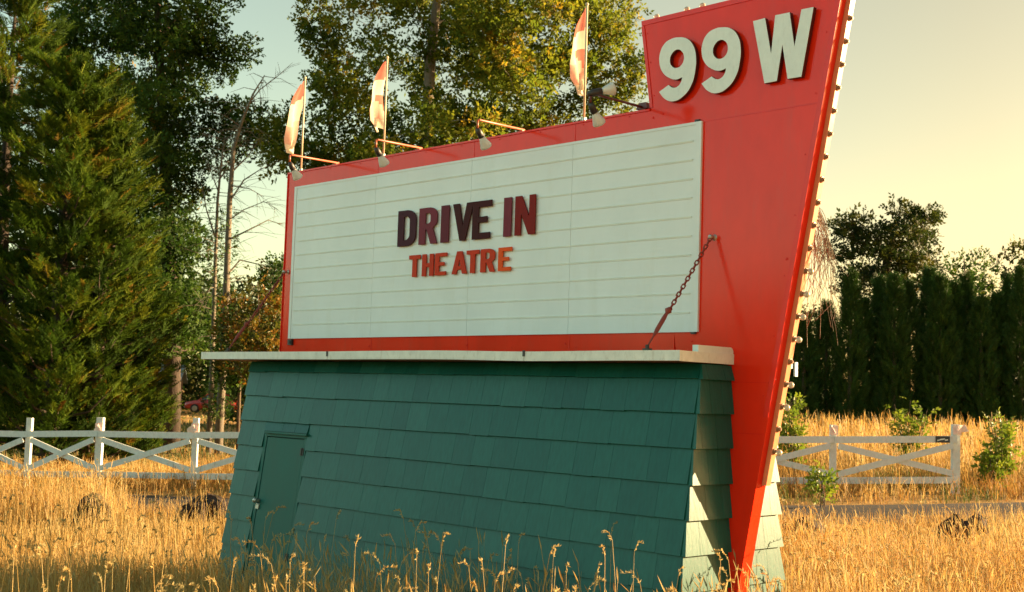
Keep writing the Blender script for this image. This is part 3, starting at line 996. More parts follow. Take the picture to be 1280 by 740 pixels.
# ------------------------------------------------------------------ fences
def fz(x, y): return float(gz(x, y))
FENCE_PTS_L = [(-15.1, 24.6), (-12.9, 24.05), (-11.3, 23.65), (-10.0, 23.3), (-8.64, 23.0), (-7.24, 22.6), (-5.44, 22.2), (-3.55, 21.85), (-1.7, 21.5), (0.1, 21.2)]
FENCE_PTS_R = [(1.35, 20.75), (3.30, 20.65), (5.275, 20.6), (7.265, 20.6)]
def fence(pts, label, end_post, rail_h, post_h, seed):
    r = random.Random(seed)
    R = empty('rail_fence', (pts[0][0], pts[0][1], fz(*pts[0])), 0, label, 'fence')
    O = Vector(R.location)
    W = lambda x, y, z: Vector((x, y, z)) - O
    h = [fz(*p) for p in pts]
    n = len(pts)
    for i, (x, y) in enumerate(pts):
        w = 0.058 if i % 2 else 0.048
        zt = h[i] + post_h + r.uniform(-0.02, 0.03)
        mb = MB()
        mb.hexa([W(x + a * w, y + 0.006 + b_ * w, zz) for zz in (h[i] - 0.2, zt) for a, b_ in ((-1, 0), (1, 0), (1, 2), (-1, 2))])
        mb.build('post', MT['fence'], R)
    for i in range(n - 1):
        (x0, y0), (x1, y1) = pts[i], pts[i + 1]
        dn = Vector((x1 - x0, y1 - y0, 0)).normalized(); nr2 = Vector((dn.y, -dn.x, 0))   # towards the road
        zb0, zb1 = h[i], h[i + 1]
        for hh, wd in ((rail_h, 0.108), (0.225, 0.105)):
            mb = MB(); g_ = dn * 0.003
            mb.bar(W(x0, y0, zb0 + hh) + nr2 * 0.018 + g_, W(x1, y1, zb1 + hh + r.uniform(-0.008, 0.008)) + nr2 * 0.018 - g_, wd, 0.032, nr2); mb.build('rail', MT['fence'], R)
        e = dn * 0.07
        top, bot = rail_h - 0.10, 0.33
        mb = MB(); mb.bar(W(x0, y0, zb0 + top) + nr2 * 0.010 + e, W(x1, y1, zb1 + bot) + nr2 * 0.010 - e, 0.098, 0.024, nr2); mb.build('brace', MT['fence'], R)
        mb = MB(); mb.bar(W(x0, y0, zb0 + bot) + nr2 * 0.037 + e, W(x1, y1, zb1 + top) + nr2 * 0.037 - e, 0.098, 0.024, nr2); mb.build('brace', MT['fence'], R)
    return R


fence(FENCE_PTS_L, 'white rail fence with crossed braces left of the teal shed', False, 0.935, 1.22, 1)
fence(FENCE_PTS_R, 'white rail fence with crossed braces right of the red pylon', True, 0.88, 1.135, 2)

# small dark plate on the right fence with a worn white mark
x, y = 7.02, 20.575
R = empty('fence_plate', (x, y, fz(x, y) + 0.88), 0, 'small dark plate with a white mark on the right end of the fence rail', 'plate')
mb = MB(); mb.box(-0.115, 0.115, -0.026, -0.016, -0.052, 0.052); mb.build('plate', flatcol('dark_plate_enamel', (0.03, 0.035, 0.04), 0.4), R)
mb = MB()
for x0, x1, z0, z1 in ((-0.09, -0.05, -0.022, -0.006), (-0.05, -0.012, -0.010, 0.008), (-0.012, 0.035, -0.004, 0.014), (0.035, 0.085, -0.016, 0.002)):
    mb.hexa([(x0, -0.0285, z0 - 0.006), (x1, -0.0285, z0 + 0.004), (x1, -0.0265, z0 + 0.004), (x0, -0.0265, z0 - 0.006), (x0, -0.0285, z1 - 0.004), (x1, -0.0285, z1 + 0.004), (x1, -0.0265, z1 + 0.004), (x0, -0.0265, z1 - 0.004)])
mb.build('print', MT['letterwhite'], R)

# pale ribbons tied to post tops
RIB = flatcol('pale_pink_ribbon', (0.80, 0.62, 0.54), 0.7, 0.2)
def ribbon(x, y, hz, flare, label, seed):
    r = random.Random(seed)
    R = empty('marker_ribbon', (x, y, fz(x, y) + hz), 0, label, 'ribbon', 'pale ribbons tied round fence post tops')
    mb = MB()
    mb.hexa([(-0.066, -0.012, -0.06), (0.066, -0.012, -0.07), (0.066, -0.006, -0.07), (-0.066, -0.006, -0.06), (-0.066, -0.012, 0.075), (0.066, -0.012, 0.09), (0.066, -0.006, 0.09), (-0.066, -0.006, 0.075)])
    mb.build('band', RIB, R)
    mb = MB(); V = []; n = 8
    for i in range(n + 1):
        s = i / n
        cx = flare * s + 0.03 * math.sin(s * 4 + seed); z = -0.02 - 0.13 * s + (0.16 * s if flare > 0 else 0)
        V += [(cx - 0.035, -0.02 - 0.03 * math.sin(s * 5), z + 0.09), (cx + 0.02, -0.02 - 0.03 * math.sin(s * 5 + 1), z - 0.02)]
    mb.add(V, [(2 * i, 2 * i + 1, 2 * i + 3, 2 * i + 2) for i in range(n)])
    o = mb.build('tail', RIB, R)
    sm = o.modifiers.new('thick', 'SOLIDIFY'); sm.thickness = 0.004


ribbon(-7.24, 22.6, 1.05, -0.03, 'pale pink ribbon round the thick post left of the shed', 1)
ribbon(-5.44, 22.2, 1.06, -0.10, 'pale pink ribbon flaring from the post nearest the shed', 2)
ribbon(5.275, 20.6, 1.02, 0.03, 'pale pink ribbon on the middle post of the right fence', 3)
ribbon(7.265, 20.6, 1.02, 0.14, 'pale ribbon blowing out from the end post of the right fence', 4)
#END_A


# ------------------------------------------------------------------ foliage tools
def unit(v): return v / np.maximum(np.linalg.norm(v, axis=-1, keepdims=True), 1e-9)


def frames(d, spin):
    """right-handed frames whose first axis is d; spin turns them about it"""
    ref = np.where(np.abs(d[:, 2:3]) > 0.92, np.array([[1.0, 0, 0]]), np.array([[0, 0, 1.0]]))
    a = unit(np.cross(ref, d)); b = np.cross(d, a)
    c, s = np.cos(spin)[:, None], np.sin(spin)[:, None]
    return d, a * c + b * s, b * c - a * s


def instances(mb, tv, tf, pos, d, spin, size, tint, mi=0, jitter=None):
    """copies of a small template (tv: points with x along d) at pos"""
    n, m = len(pos), len(tv)
    e0, e1, e2 = frames(unit(d), spin)
    T = np.asarray(tv, dtype=float)
    sz = np.broadcast_to(np.asarray(size, dtype=float), (n,))[:, None, None]
    V = (e0[:, None, :] * T[None, :, 0:1] + e1[:, None, :] * T[None, :, 1:2] + e2[:, None, :] * T[None, :, 2:3]) * sz + pos[:, None, :]
    F = (np.arange(n) * m)[:, None, None] + np.asarray(tf)[None]
    mb.add(V.reshape(-1, 3), F.reshape(-1, np.asarray(tf).shape[1]), mi, np.repeat(tint, m))


# one broad leaf folded along its rib
LEAF_V = [(0, 0, 0), (0.45, 0.34, 0.10), (1.0, 0, -0.06), (0.45, -0.34, 0.10)]
LEAF_F = [(0, 1, 2), (0, 2, 3)]
# a twig with five leaves
def twig_template(n=5, seed=1, w=0.30, l=0.42):
    r = random.Random(seed); V = []; F = []
    for i in range(n):
        t = (i + 0.6) / n
        s = 1 if i % 2 else -1
        base = Vector((t * 0.72, 0, 0.05 * math.sin(t * 3)))
        ang = s * r.uniform(0.5, 1.2) if i < n - 1 else 0.0
        pit = r.uniform(-0.6, 0.5)
        dd = Vector((math.cos(ang) * math.cos(pit), math.sin(ang) * math.cos(pit), math.sin(pit)))
        sd_ = dd.cross(Vector((r.uniform(-0.4, 0.4), r.uniform(-0.4, 0.4), 1))).normalized()
        k = len(V); L = l * r.uniform(0.8, 1.15)
        V += [tuple(base), tuple(base + dd * L * 0.45 + sd_ * L * w + Vector((0, 0, 0.03))), tuple(base + dd * L), tuple(base + dd * L * 0.45 - sd_ * L * w + Vector((0, 0, 0.03)))]
        F += [(k, k + 1, k + 2), (k, k + 2, k + 3)]
    return V, F


TWIGS = [twig_template(5, s) for s in (1, 2, 3)]
# a flat feathery spray of scale foliage
def spray_template(n=9, seed=1, droop=0.25):
    r = random.Random(seed); V = []; F = []
    for i in range(n):
        t = (i + 0.3) / n
        for s in (1, -1):
            base = Vector((t * 0.9, 0, -droop * t * t))
            L = (0.40 * (1 - t) + 0.10) * r.uniform(0.7, 1.2)
            ang = s * r.uniform(0.45, 0.85)
            dd = Vector((math.cos(ang), math.sin(ang), r.uniform(-0.25, 0.25)))
            sd_ = Vector((-math.sin(ang), math.cos(ang), r.uniform(-0.5, 0.5))) * 0.040
            k = len(V)
            V += [tuple(base - sd_), tuple(base + sd_), tuple(base + dd * L)]
            F += [(k, k + 1, k + 2)]
    k = len(V)
    V += [(0, -0.02, 0), (0, 0.02, 0), (1.05, 0, -droop)]; F += [(k, k + 1, k + 2)]
    return V, F


SPRAYS = [spray_template(6, s) for s in (1, 2)]
TUFTS = [spray_template(4, s, 0.1) for s in (3, 4)]


def grow(mb, trunk, clumps, r0, mi=0, sides=6, minr=0.012):
    """trunk points with radii, then one branch from the nearest wood to every clump"""
    mb.tube([p for p, _ in trunk], [r for _, r in trunk], 9, mi)
    nodes_p = []; nodes_r = []
    for (p, r), (p2, r2) in zip(trunk[:-1], trunk[1:]):
        for k in range(4):
            nodes_p.append(np.array(p) * (1 - k / 4) + np.array(p2) * k / 4); nodes_r.append(r * (1 - k / 4) + r2 * k / 4)
    ax = np.array([p for p, _ in trunk])
    order = sorted(range(len(clumps)), key=lambda i: min(np.linalg.norm(np.array(clumps[i])[:2] - a[:2]) for a in ax))
    for i in order:
        c = np.array(clumps[i], dtype=float)
        P = np.array(nodes_p)
        dv = c - P
        dist = np.linalg.norm(dv, axis=1)
        pen = dist + np.where(dv[:, 2] < 0.25 * np.linalg.norm(dv[:, :2], axis=1), 0.9, 0) + np.where(dv[:, 2] < 0, 1.2, 0)
        j = int(np.argmin(pen))
        p0, ra = P[j], nodes_r[j]
        r1 = max(minr, min(ra * 0.62, 0.016 + 0.022 * dist[j]))
        mid1 = p0 + (c - p0) * 0.35 + np.array([0, 0, 0.10 * dist[j]]) + rng.normal(0, 0.05, 3) * dist[j]
        mid2 = p0 + (c - p0) * 0.70 + np.array([0, 0, 0.08 * dist[j]]) + rng.normal(0, 0.05, 3) * dist[j]
        pts = [p0, mid1, mid2, c]; rr = [r1, r1 * 0.8, r1 * 0.6, max(minr * 0.5, r1 * 0.35)]
        mb.tube(pts, rr, 5 if r1 < 0.05 else sides, mi, cap=False)
        for q in (1, 2):
            nodes_p.append(np.array(pts[q])); nodes_r.append(rr[q])
        nodes_p.append(c); nodes_r.append(rr[3])


def leaf_ball(mb, clumps, rad, per, size, flat=0.75, tint0=0.5, tvar=0.2, outward=0.5, tmpl=TWIGS, up=0.2):
    """twigs of leaves thrown about every clump centre"""
    C = np.repeat(np.asarray(clumps, dtype=float), per, axis=0)
    R = np.repeat(np.broadcast_to(np.asarray(rad, dtype=float), (len(clumps),)), per)
    tc = np.repeat(rng.normal(tint0, tvar * 0.7, len(clumps)), per)
    n = len(C)
    off = unit(rng.normal(0, 1, (n, 3))) * (rng.random((n, 1)) ** 0.45)
    off[:, 2] *= flat
    pos = C + off * R[:, None]
    d = unit(off) * outward + rng.normal(0, 0.6, (n, 3)) + np.array([0, 0, up])
    t = np.clip(tc + rng.normal(0, tvar * 0.7, n), 0, 1)
    sz = size * rng.uniform(0.7, 1.3, n)
    which = rng.integers(0, len(tmpl), n)
    for k, (tv, tf) in enumerate(tmpl):
        s = which == k
        instances(mb, tv, tf, pos[s], d[s], rng.uniform(0, 2 * PI, s.sum()), sz[s], t[s])


def px_world(x, y, depth):
    """where a direction seen from the road side lands at that distance; used to set plants out by bearing"""
    d = Vector(fw) + Vector(rt) * ((x - 640) / FPX) - Vector(up) * ((y - 370) / FPX)
    d = d * (depth / d.y)
    return np.array([d.x, d.y, d.z + EYE])


LM = {}
LM['cottonwood'] = leafmat('cottonwood_leaf', [(0.0, (0.0307, 0.0635, 0.0071)), (0.5, (0.1076, 0.1486, 0.0134)), (0.85, (0.1947, 0.2101, 0.0154)), (1.0, (0.2870, 0.2050, 0.0164))], 0.55, 0.6, 0.15)
LM['poplar'] = leafmat('poplar_leaf', [(0.0, (0.0132, 0.0321, 0.0056)), (0.5, (0.0396, 0.0905, 0.0113)), (0.9, (0.0943, 0.1462, 0.0123)), (1.0, (0.2263, 0.1509, 0.0132))], 0.4, 0.6, 0.15)
LM['cedar'] = leafmat('cedar_foliage', [(0.0, (0.0112, 0.0288, 0.0040)), (0.5, (0.0464, 0.0896, 0.0072)), (0.85, (0.1120, 0.1400, 0.0088)), (1.0, (0.1520, 0.0880, 0.0120))], 0.4, 0.7, 0.1)
LM['hedge'] = leafmat('hedge_foliage', [(0.0, (0.012, 0.032, 0.006)), (0.5, (0.032, 0.074, 0.011)), (1.0, (0.075, 0.14, 0.016))], 0.2, 0.6, 0.2)
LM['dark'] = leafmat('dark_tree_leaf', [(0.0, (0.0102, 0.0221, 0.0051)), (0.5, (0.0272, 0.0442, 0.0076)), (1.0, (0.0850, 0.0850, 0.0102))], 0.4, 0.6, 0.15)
LM['amber'] = leafmat('autumn_leaf', [(0.0, (0.0300, 0.0450, 0.0060)), (0.45, (0.0750, 0.0825, 0.0090)), (0.7, (0.1950, 0.1125, 0.0105)), (0.9, (0.2700, 0.1125, 0.0120)), (1.0, (0.0900, 0.0975, 0.0105))], 0.4, 0.5)
LM['sapling'] = leafmat('sapling_leaf', [(0.0, (0.0562, 0.1030, 0.0113)), (0.5, (0.1404, 0.2059, 0.0168)), (1.0, (0.2246, 0.2621, 0.0234))], 0.4, 0.45)
BK = {}
BK['grey'] = barkmat('grey_bark', (0.10, 0.085, 0.065), (0.26, 0.22, 0.17))
BK['brown'] = barkmat('brown_bark', (0.05, 0.035, 0.022), (0.15, 0.105, 0.065))
BK['dark'] = barkmat('dark_bark', (0.02, 0.014, 0.009), (0.06, 0.04, 0.025))
BK['dead'] = barkmat('bare_dead_wood', (0.07, 0.06, 0.045), (0.20, 0.17, 0.125))
BK['twig'] = barkmat('dry_twig', (0.15, 0.135, 0.095), (0.30, 0.28, 0.21), (20, 20, 4))


def rel(root, pts): return [np.asarray(p, dtype=float) - np.array(root.location) for p in pts]


def broadleaf(name, label, base, trunk, clumps, rad, per, size, lm, bk, group=None, cat='tree', **kw):
    R = empty(name, base, 0, label, cat, group)
    O = np.array(base, dtype=float)
    mb = MB(); grow(mb, [(np.asarray(p) - O, r) for p, r in trunk], [np.asarray(c) - O for c in clumps], 0.1)
    mb.build('trunk', BK[bk], R, smooth=True)
    mb = MB(); leaf_ball(mb, [np.asarray(c) - O for c in clumps], rad, per, size, **kw)
    mb.build('crown', LM[lm], R)
    return R


def poly_clumps(poly, depth, dspread, n, sep, seed):
    """clump centres filling an outline seen from the road, spread in depth; poly is [(y, xl, xr), ...]"""
    r = np.random.default_rng(seed)
    ys = np.array([p[0] for p in poly], dtype=float); xl = np.array([p[1] for p in poly], dtype=float); xr = np.array([p[2] for p in poly], dtype=float)
    out = []
    tries = 0
    while len(out) < n and tries < n * 60:
        tries += 1
        y = r.uniform(ys.min(), ys.max())
        a, b = np.interp(y, ys, xl), np.interp(y, ys, xr)
        if r.uniform() > (b - a) / (xr - xl).max(): continue
        x = r.uniform(a, b)
        q = 2 * (x - a) / (b - a) - 1
        dd = r.uniform(-1, 1) * dspread * math.sqrt(max(0.05, 1 - q * q))
        p = px_world(x, y, depth + dd)
        if all(np.linalg.norm(p - o) > sep for o in out): out.append(p)
    return out


# ------------------------------------------------------------------ trees behind the sign
# the big cottonwood behind the board
D = 37.5
bx = px_world(528, 480, D); base = (bx[0], D, fz(bx[0], D))
trunk = [((base[0], D, base[2] - 0.2), 0.34), (px_world(529, 300, D), 0.25), (px_world(532, 190, D), 0.20), (px_world(537, 90, D), 0.165), (px_world(548, -20, D + 0.2), 0.12), (px_world(575, -150, D), 0.07), (px_world(590, -290, D), 0.025)]
poly = [(-330, 540, 650), (-240, 460, 730), (-120, 410, 775), (-20, 395, 775), (40, 400, 770), (90, 402, 745), (125, 400, 700), (160, 400, 690), (195, 385, 640), (225, 400, 600)]
cl = poly_clumps(poly, D, 3.8, 250, 0.60, 3)
cl += [px_world(x, y, D + dd) for x, y, dd in ((372, 148, 0), (358, 185, 0.4), (350, 200, -0.4), (345, 160, 0.3), (385, 208, 0), (405, 60, 0), (392, 22, 0.5), (740, 118, 0), (768, 112, 0.3), (790, 98, 0), (800, 84, -0.3), (745, 90, 0.3), (775, 132, 0.2), (722, 138, 0), (765, 60, 0), (778, 18, 0.2))]
broadleaf('cottonwood_tree', 'tall yellow-green leafy tree rising behind the middle of the letter board', base, trunk, cl, 0.68, 104, 0.315, 'cottonwood', 'grey', None, tint0=0.52, tvar=0.3)

# tall dark poplar at the left
D = 39.0
bx = px_world(218, 480, D); base = (bx[0], D, fz(bx[0], D))
trunk = [((base[0], D, base[2] - 0.2), 0.30), (px_world(216, 420, D), 0.25), (px_world(208, 250, D), 0.19), (px_world(200, 80, D), 0.13), (px_world(195, -60, D), 0.07), (px_world(190, -190, D), 0.02)]
poly = [(-200, 165, 225), (-110, 120, 260), (-20, 90, 275), (40, 82, 268), (100, 80, 252), (150, 100, 235), (220, 110, 238), (300, 110, 240), (380, 120, 248), (440, 130, 255)]
cl = poly_clumps(poly, D, 2.6, 205, 0.6, 5)
cl += [px_world(x, y, D + dd) for x, y, dd in ((262, 62, 0), (282, 74, 0.2), (298, 64, 0), (272, 90, 0), (76, 40, 0), (70, 62, 0.3), (84, 78, 0), (262, 140, 0.2), (280, 148, 0), (300, 145, 0), (318, 152, -0.2), (330, 168, 0), (342, 182, 0), (272, 172, 0.3), (292, 178, 0), (262, 200, 0))]
broadleaf('poplar_tree', 'tall dark green leafy tree between the cedar and the bare trunks', base, trunk, cl, 0.76, 108, 0.30, 'poplar', 'dark', None, tint0=0.42, tvar=0.26, outward=0.4)


# feathery cedars at the left edge
def cedar(px, depth, ytop, rmax, label, seed, n, group):
    r = np.random.default_rng(seed)
    b = px_world(px, 500, depth); x0 = b[0]
    zb = fz(x0, depth); ht = px_world(px, ytop, depth)[2] - zb
    R = empty('cedar_tree', (x0, depth, zb), 0, label, 'tree', group)
    mb = MB(); mb.tube([(0, 0, -0.2), (0.03, 0, ht * 0.4), (-0.02, 0.03, ht * 0.75), (0, 0, ht * 0.97)], [0.24, 0.17, 0.08, 0.015], 8)
    limbs = []
    nl = 130
    for i in range(nl):
        t = (i + 0.5) / nl
        z = ht * (0.02 + 0.95 * t)
        th = i * 2.39996 + r.uniform(-0.3, 0.3)
        prof = rmax * (0.80 + 0.2 * min(1, t * 6)) * (1 - t) ** 0.32 * (0.66 + 0.44 * r.uniform()) * (1 + 0.20 * math.sin(2 * th + z * 1.6 + seed)) + 0.10
        z1 = z + prof * r.uniform(0.15, 0.55)
        tip = np.array([math.cos(th) * prof, math.sin(th) * prof, z1])
        limbs.append((np.array([0, 0, z]), tip))
        mid = np.array([math.cos(th) * prof * 0.5, math.sin(th) * prof * 0.5, z + (z1 - z) * 0.25 - 0.05])
        mb.tube([(0, 0, z), mid, tip], [0.03 * (1 - t) + 0.012, 0.02 * (1 - t) + 0.008, 0.004], 4, cap=False)
    mb.build('trunk', BK['dark'], R, smooth=True)
    mb = MB()
    per = n // nl
    P = []; Dv = []; T = []
    for a, tip in limbs:
        s = r.uniform(0.10, 1.0, per) ** 0.7
        sag = -0.10 * np.sin(s * PI)
        ax = tip - a; L = np.linalg.norm(ax)
        p = a + ax * s[:, None]; p[:, 2] += sag * L * 0.4
        side = np.cross(ax / L, [0, 0, 1.0]); 
        w = r.normal(0, 1, per) * 0.17 * L * (1.15 - s)
        p += side * w[:, None] + r.normal(0, 0.06, (per, 3)) + np.array([0, 0, 1.0]) * (r.normal(0, 0.06, per) - 0.04)[:, None]
        d = unit(ax)[None] * 0.9 + side[None] * (w / (0.17 * L + 1e-6))[:, None] * 0.55 + r.normal(0, 0.25, (per, 3)) + np.array([0, 0, 0.75])
        P.append(p); Dv.append(d); T.append(np.full(per, r.normal(0.45, 0.20)) + r.normal(0, 0.14, per))
    P = np.concatenate(P); Dv = np.concatenate(Dv); T = np.clip(np.concatenate(T), 0, 0.97)
    T = np.where(r.random(len(T)) < 0.02, 1.0, T)
    wh = r.integers(0, 2, len(P))
    for k, (tv, tf) in enumerate(SPRAYS):
        s = wh == k
        instances(mb, tv, tf, P[s], Dv[s], r.normal(0, 0.5, s.sum()), 0.34 * r.uniform(0.65, 1.3, s.sum()), T[s])
    mb.build('crown', LM['cedar'], R)


CG = 'feathery cedars behind the left fence'
cedar(116, 28.3, 128, 1.45, 'rounded feathery cedar shoulder right of the broad cedar', 4, 4600, CG)
cedar(66, 27.5, 74, 2.0, 'broad feathery green cedar behind the left fence, right-hand one of the pair', 1, 9000, CG)
cedar(-12, 29.0, -30, 2.5, 'taller feathery cedar cut by the left edge of the photo', 2, 9500, CG)
cedar(152, 29.5, 300, 1.25, 'low feathery cedar beside the poplar trunk', 3, 5500, CG)


# bare dead trunks between the poplar and the sign
def bare_tree(px, depth, trunkpts, r0, branches, label, bk):
    b = px_world(trunkpts[0][0], trunkpts[0][1], depth); base = (b[0], depth, fz(b[0], depth))
    R = empty('bare_tree', base, 0, label, 'tree', 'bare dead trees left of the sign'); O = np.array(base)
    mb = MB()
    P = [np.array([0, 0, -0.2])] + [px_world(x, y, depth) - O for x, y in trunkpts]
    n = len(P); mb.tube(P, [r0 * (1 - 0.9 * (i / (n - 1)) ** 1.2) for i in range(n)], 8)
    mb.build('trunk', BK[bk], R, smooth=True)
    r = random.Random(int(px))
    for pts, w in branches:
        mb = MB()
        Q = [px_world(x, y, depth + (i * 0.25 * (1 if r.random() < .5 else -1))) - O for i, (x, y) in enumerate(pts)]
        mb.tube(Q, [w * (1 - 0.8 * i / (len(Q) - 1)) for i in range(len(Q))], 5, cap=False)
        # fine side twigs
        for k in range(len(Q) - 1):
            for _ in range(5):
                s = r.random(); p = Q[k] * (1 - s) + Q[k + 1] * s
                d = (Q[k + 1] - Q[k]); d = d / np.linalg.norm(d) + np.array([r.uniform(-.9, .9), r.uniform(-.9, .9), r.uniform(-0.8, .5)])
                L = r.uniform(0.25, 0.7)
                e = p + d * L * 0.5; f_ = p + d * L + np.array([0, 0, -0.15 * L])
                mb.tube([p, e, f_], [0.007, 0.005, 0.003], 3, cap=False)
        mb.build('branch', BK[bk], R, smooth=True)
    # many fine dead twigs along the upper trunk, some hanging
    mb = MB(); T = P[1:]
    for k in range(70):
        i = r.randrange(1, len(T) - 1); sfr = r.random(); p = T[i] * (1 - sfr) + T[i + 1] * sfr
        a = r.uniform(0, 6.28); L = r.uniform(0.3, 1.15)
        d = np.array([math.cos(a), math.sin(a), r.uniform(-0.5, 0.6)])
        q1 = p + d * L * 0.5 + np.array([0, 0, 0.04]); q2 = p + d * L + np.array([r.uniform(-.1, .1), r.uniform(-.1, .1), -0.25 * L * r.random()])
        mb.tube([p, q1, q2], [0.012, 0.008, 0.003], 4, cap=False)
        if r.random() < 0.6: mb.tube([q1, q1 + d * 0.2 + np.array([0.05, 0, -0.22]), q1 + d * 0.3 + np.array([0.06, 0, -0.5 * L])], [0.006, 0.004, 0.002], 3, cap=False)
    o = mb.build('twigs', BK[bk], R, smooth=True); o['kind'] = 'stuff'
    # a sleeve of ivy on the lower trunk
    lf = MB(); rr = np.random.default_rng(int(px)); n_ = 520
    tt = rr.random(n_) ** 1.5 * 2.9; ii_ = np.minimum(tt.astype(int), len(T) - 2); fr = (tt - ii_)[:, None]
    C = np.array(T)[ii_] * (1 - fr) + np.array(T)[ii_ + 1] * fr
    th = rr.uniform(0, 6.28, n_); d = np.stack([np.cos(th), np.sin(th), rr.uniform(-0.5, 0.4, n_)], -1)
    instances(lf, TWIGS[0][0], TWIGS[0][1], C + d * (r0 * rr.uniform(0.9, 2.0, n_))[:, None], d, rr.uniform(0, 6, n_), 0.16 * rr.uniform(0.6, 1.3, n_), np.clip(rr.normal(0.4, 0.2, n_), 0, 1))
    lf.build('ivy', LM['poplar'], R)


bare_tree(281, 34.0, [(275, 520), (281, 420), (284, 330), (287, 250), (292, 185), (303, 150), (316, 118), (331, 94)], 0.12,
          [([(283, 345), (300, 325), (330, 332), (350, 340)], 0.03), ([(285, 300), (310, 288), (335, 275), (352, 281)], 0.03), ([(288, 250), (305, 225), (325, 212), (345, 203)], 0.028),
           ([(290, 215), (310, 195), (322, 178), (328, 170)], 0.026), ([(312, 128), (325, 112), (345, 97), (366, 78)], 0.022), ([(284, 380), (300, 372), (325, 378)], 0.03), ([(289, 232), (312, 236), (330, 246)], 0.02),
           ([(286, 275), (305, 262), (330, 252), (348, 262)], 0.02), ([(283, 360), (298, 395), (306, 430)], 0.03)],
          'grey bare dead trunk with thin branches left of the sign', 'dead')
bare_tree(268, 35.0, [(263, 515), (266, 430), (269, 330), (272, 250), (278, 190), (281, 170)], 0.085,
          [([(270, 300), (258, 262), (252, 230)], 0.03), ([(273, 240), (262, 210), (258, 190)], 0.02), ([(267, 400), (255, 380), (245, 372)], 0.02), ([(274, 225), (288, 205), (300, 182)], 0.02)],
          'second bare trunk, thinner and browner, beside the poplar', 'dead')

# amber bushes seen just left of the board
D = 30.0
for px_, yt, yb, w, lm_, sd_, lab, t0 in ((322, 352, 450, 42, 'amber', 4, 'amber leaved bush glowing behind the left end of the shed roof', 0.55), (352, 318, 440, 24, 'poplar', 6, 'green leaved bush behind the left edge of the red board', 0.5), (300, 380, 470, 24, 'poplar', 8, 'small dark green bush under the bare trunks', 0.35),
                                             (168, 470, 530, 26, 'dark', 12, 'low dark bush in front of the brown house', 0.3), (326, 440, 525, 18, 'dark', 13, 'dark bush under the left end of the shed roof', 0.3)):
    b = px_world(px_, 500, D); base = (b[0], D, fz(b[0], D))
    cl = poly_clumps([(yt, px_ - w * 0.3, px_ + w * 0.3), (yt + 25, px_ - w * 0.7, px_ + w * 0.7), ((yt + yb) / 2, px_ - w, px_ + w), (yb, px_ - w, px_ + w), (max(yb + 12, 470), px_ - w * 0.5, px_ + w * 0.5)], D, 0.8, 34, 0.24, sd_)
    broadleaf('leafy_bush', lab, base, [((base[0], D, base[2] - .1), 0.05), (px_world(px_, 470, D), 0.04), (px_world(px_ + 2, (yt + yb) / 2, D), 0.02), (px_world(px_, yt, D), 0.008)], cl, 0.34, 26, 0.24, lm_, 'brown', None, 'bush', tint0=t0, tvar=0.35)
    D += 1.5

# a belt of darker trees closing the view at the left and behind the sign; some unseen ones placed to shade house, car and lawn
BG = 'dark trees closing the background'
kinds = [('dark round tree far behind the left fence, beyond the cedars', -70, 64, 300, 110), ('dark tree behind the house between the cedars', 60, 66, 330, 80), ('dark tree right behind the brown house', 165, 100, 325, 70), ('dark tree behind the parked red car', 262, 104, 352, 66),
         ('dark tree glimpsed between the bare trunks and the red board', 345, 64, 345, 62), ('unseen dark tree behind the left half of the board, placed to shade the house', 455, 88, 330, 80), ('unseen dark tree far behind the shed, added to shade the red car', 500, 97, 335, 80), ('unseen dark tree behind the shed door, placed to shade the lawn', 560, 50, 325, 80), ('unseen dark tree behind the middle of the shed, placed to shade the lawn', 690, 49, 330, 80), ('dark tree standing behind the right half of the board', 820, 66, 330, 80), ('dark tree standing behind the red pylon', 925, 64, 352, 55)]
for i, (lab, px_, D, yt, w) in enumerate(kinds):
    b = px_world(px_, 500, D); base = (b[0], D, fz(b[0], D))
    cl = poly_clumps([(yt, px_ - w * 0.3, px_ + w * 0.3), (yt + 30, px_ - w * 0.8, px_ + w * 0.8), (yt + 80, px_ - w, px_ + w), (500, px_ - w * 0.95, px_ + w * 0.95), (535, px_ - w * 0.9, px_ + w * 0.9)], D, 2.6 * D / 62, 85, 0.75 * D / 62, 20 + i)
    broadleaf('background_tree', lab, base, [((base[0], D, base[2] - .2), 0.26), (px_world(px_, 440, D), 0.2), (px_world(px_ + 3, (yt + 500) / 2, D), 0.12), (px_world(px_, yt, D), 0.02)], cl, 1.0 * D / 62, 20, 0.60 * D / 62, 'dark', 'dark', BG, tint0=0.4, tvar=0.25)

# tall tree with layered branches above the hedge, and its neighbours
D = 60.0
b = px_world(1102, 512, D); base = (b[0], D, fz(b[0], D))
cl = []
r_ = np.random.default_rng(8)
for cx, cy, w in ((1072, 272, 14), (1060, 290, 20), (1085, 300, 26), (1062, 318, 22), (1100, 315, 26), (1125, 262, 12), (1140, 272, 22), (1125, 285, 22), (1152, 278, 14), (1112, 298, 18), (1140, 300, 22), (1150, 318, 18), (1115, 330, 30), (1075, 340, 30), (1145, 335, 24), (1100, 350, 40), (1060, 360, 20), (1150, 355, 20), (1158, 296, 8), (1160, 268, 5), (1095, 285, 10), (1048, 282, 6), (1046, 310, 8)):
    for k in range(max(2, int(w / 4.2))):
        cl.append(px_world(cx + r_.uniform(-w, w) * 0.85, cy + r_.uniform(-6, 6), D + r_.uniform(-2.2, 2.2)))
broadleaf('layered_tree', 'tall dark tree with layered branches rising above the hedge at the right', base, [((base[0], D, base[2] - .2), 0.4), (px_world(1103, 400, D), 0.3), (px_world(1108, 330, D), 0.2), (px_world(1125, 265, D), 0.05)], cl, 0.62, 30, 0.40, 'dark', 'brown', None, tint0=0.5, tvar=0.28, flat=0.5)
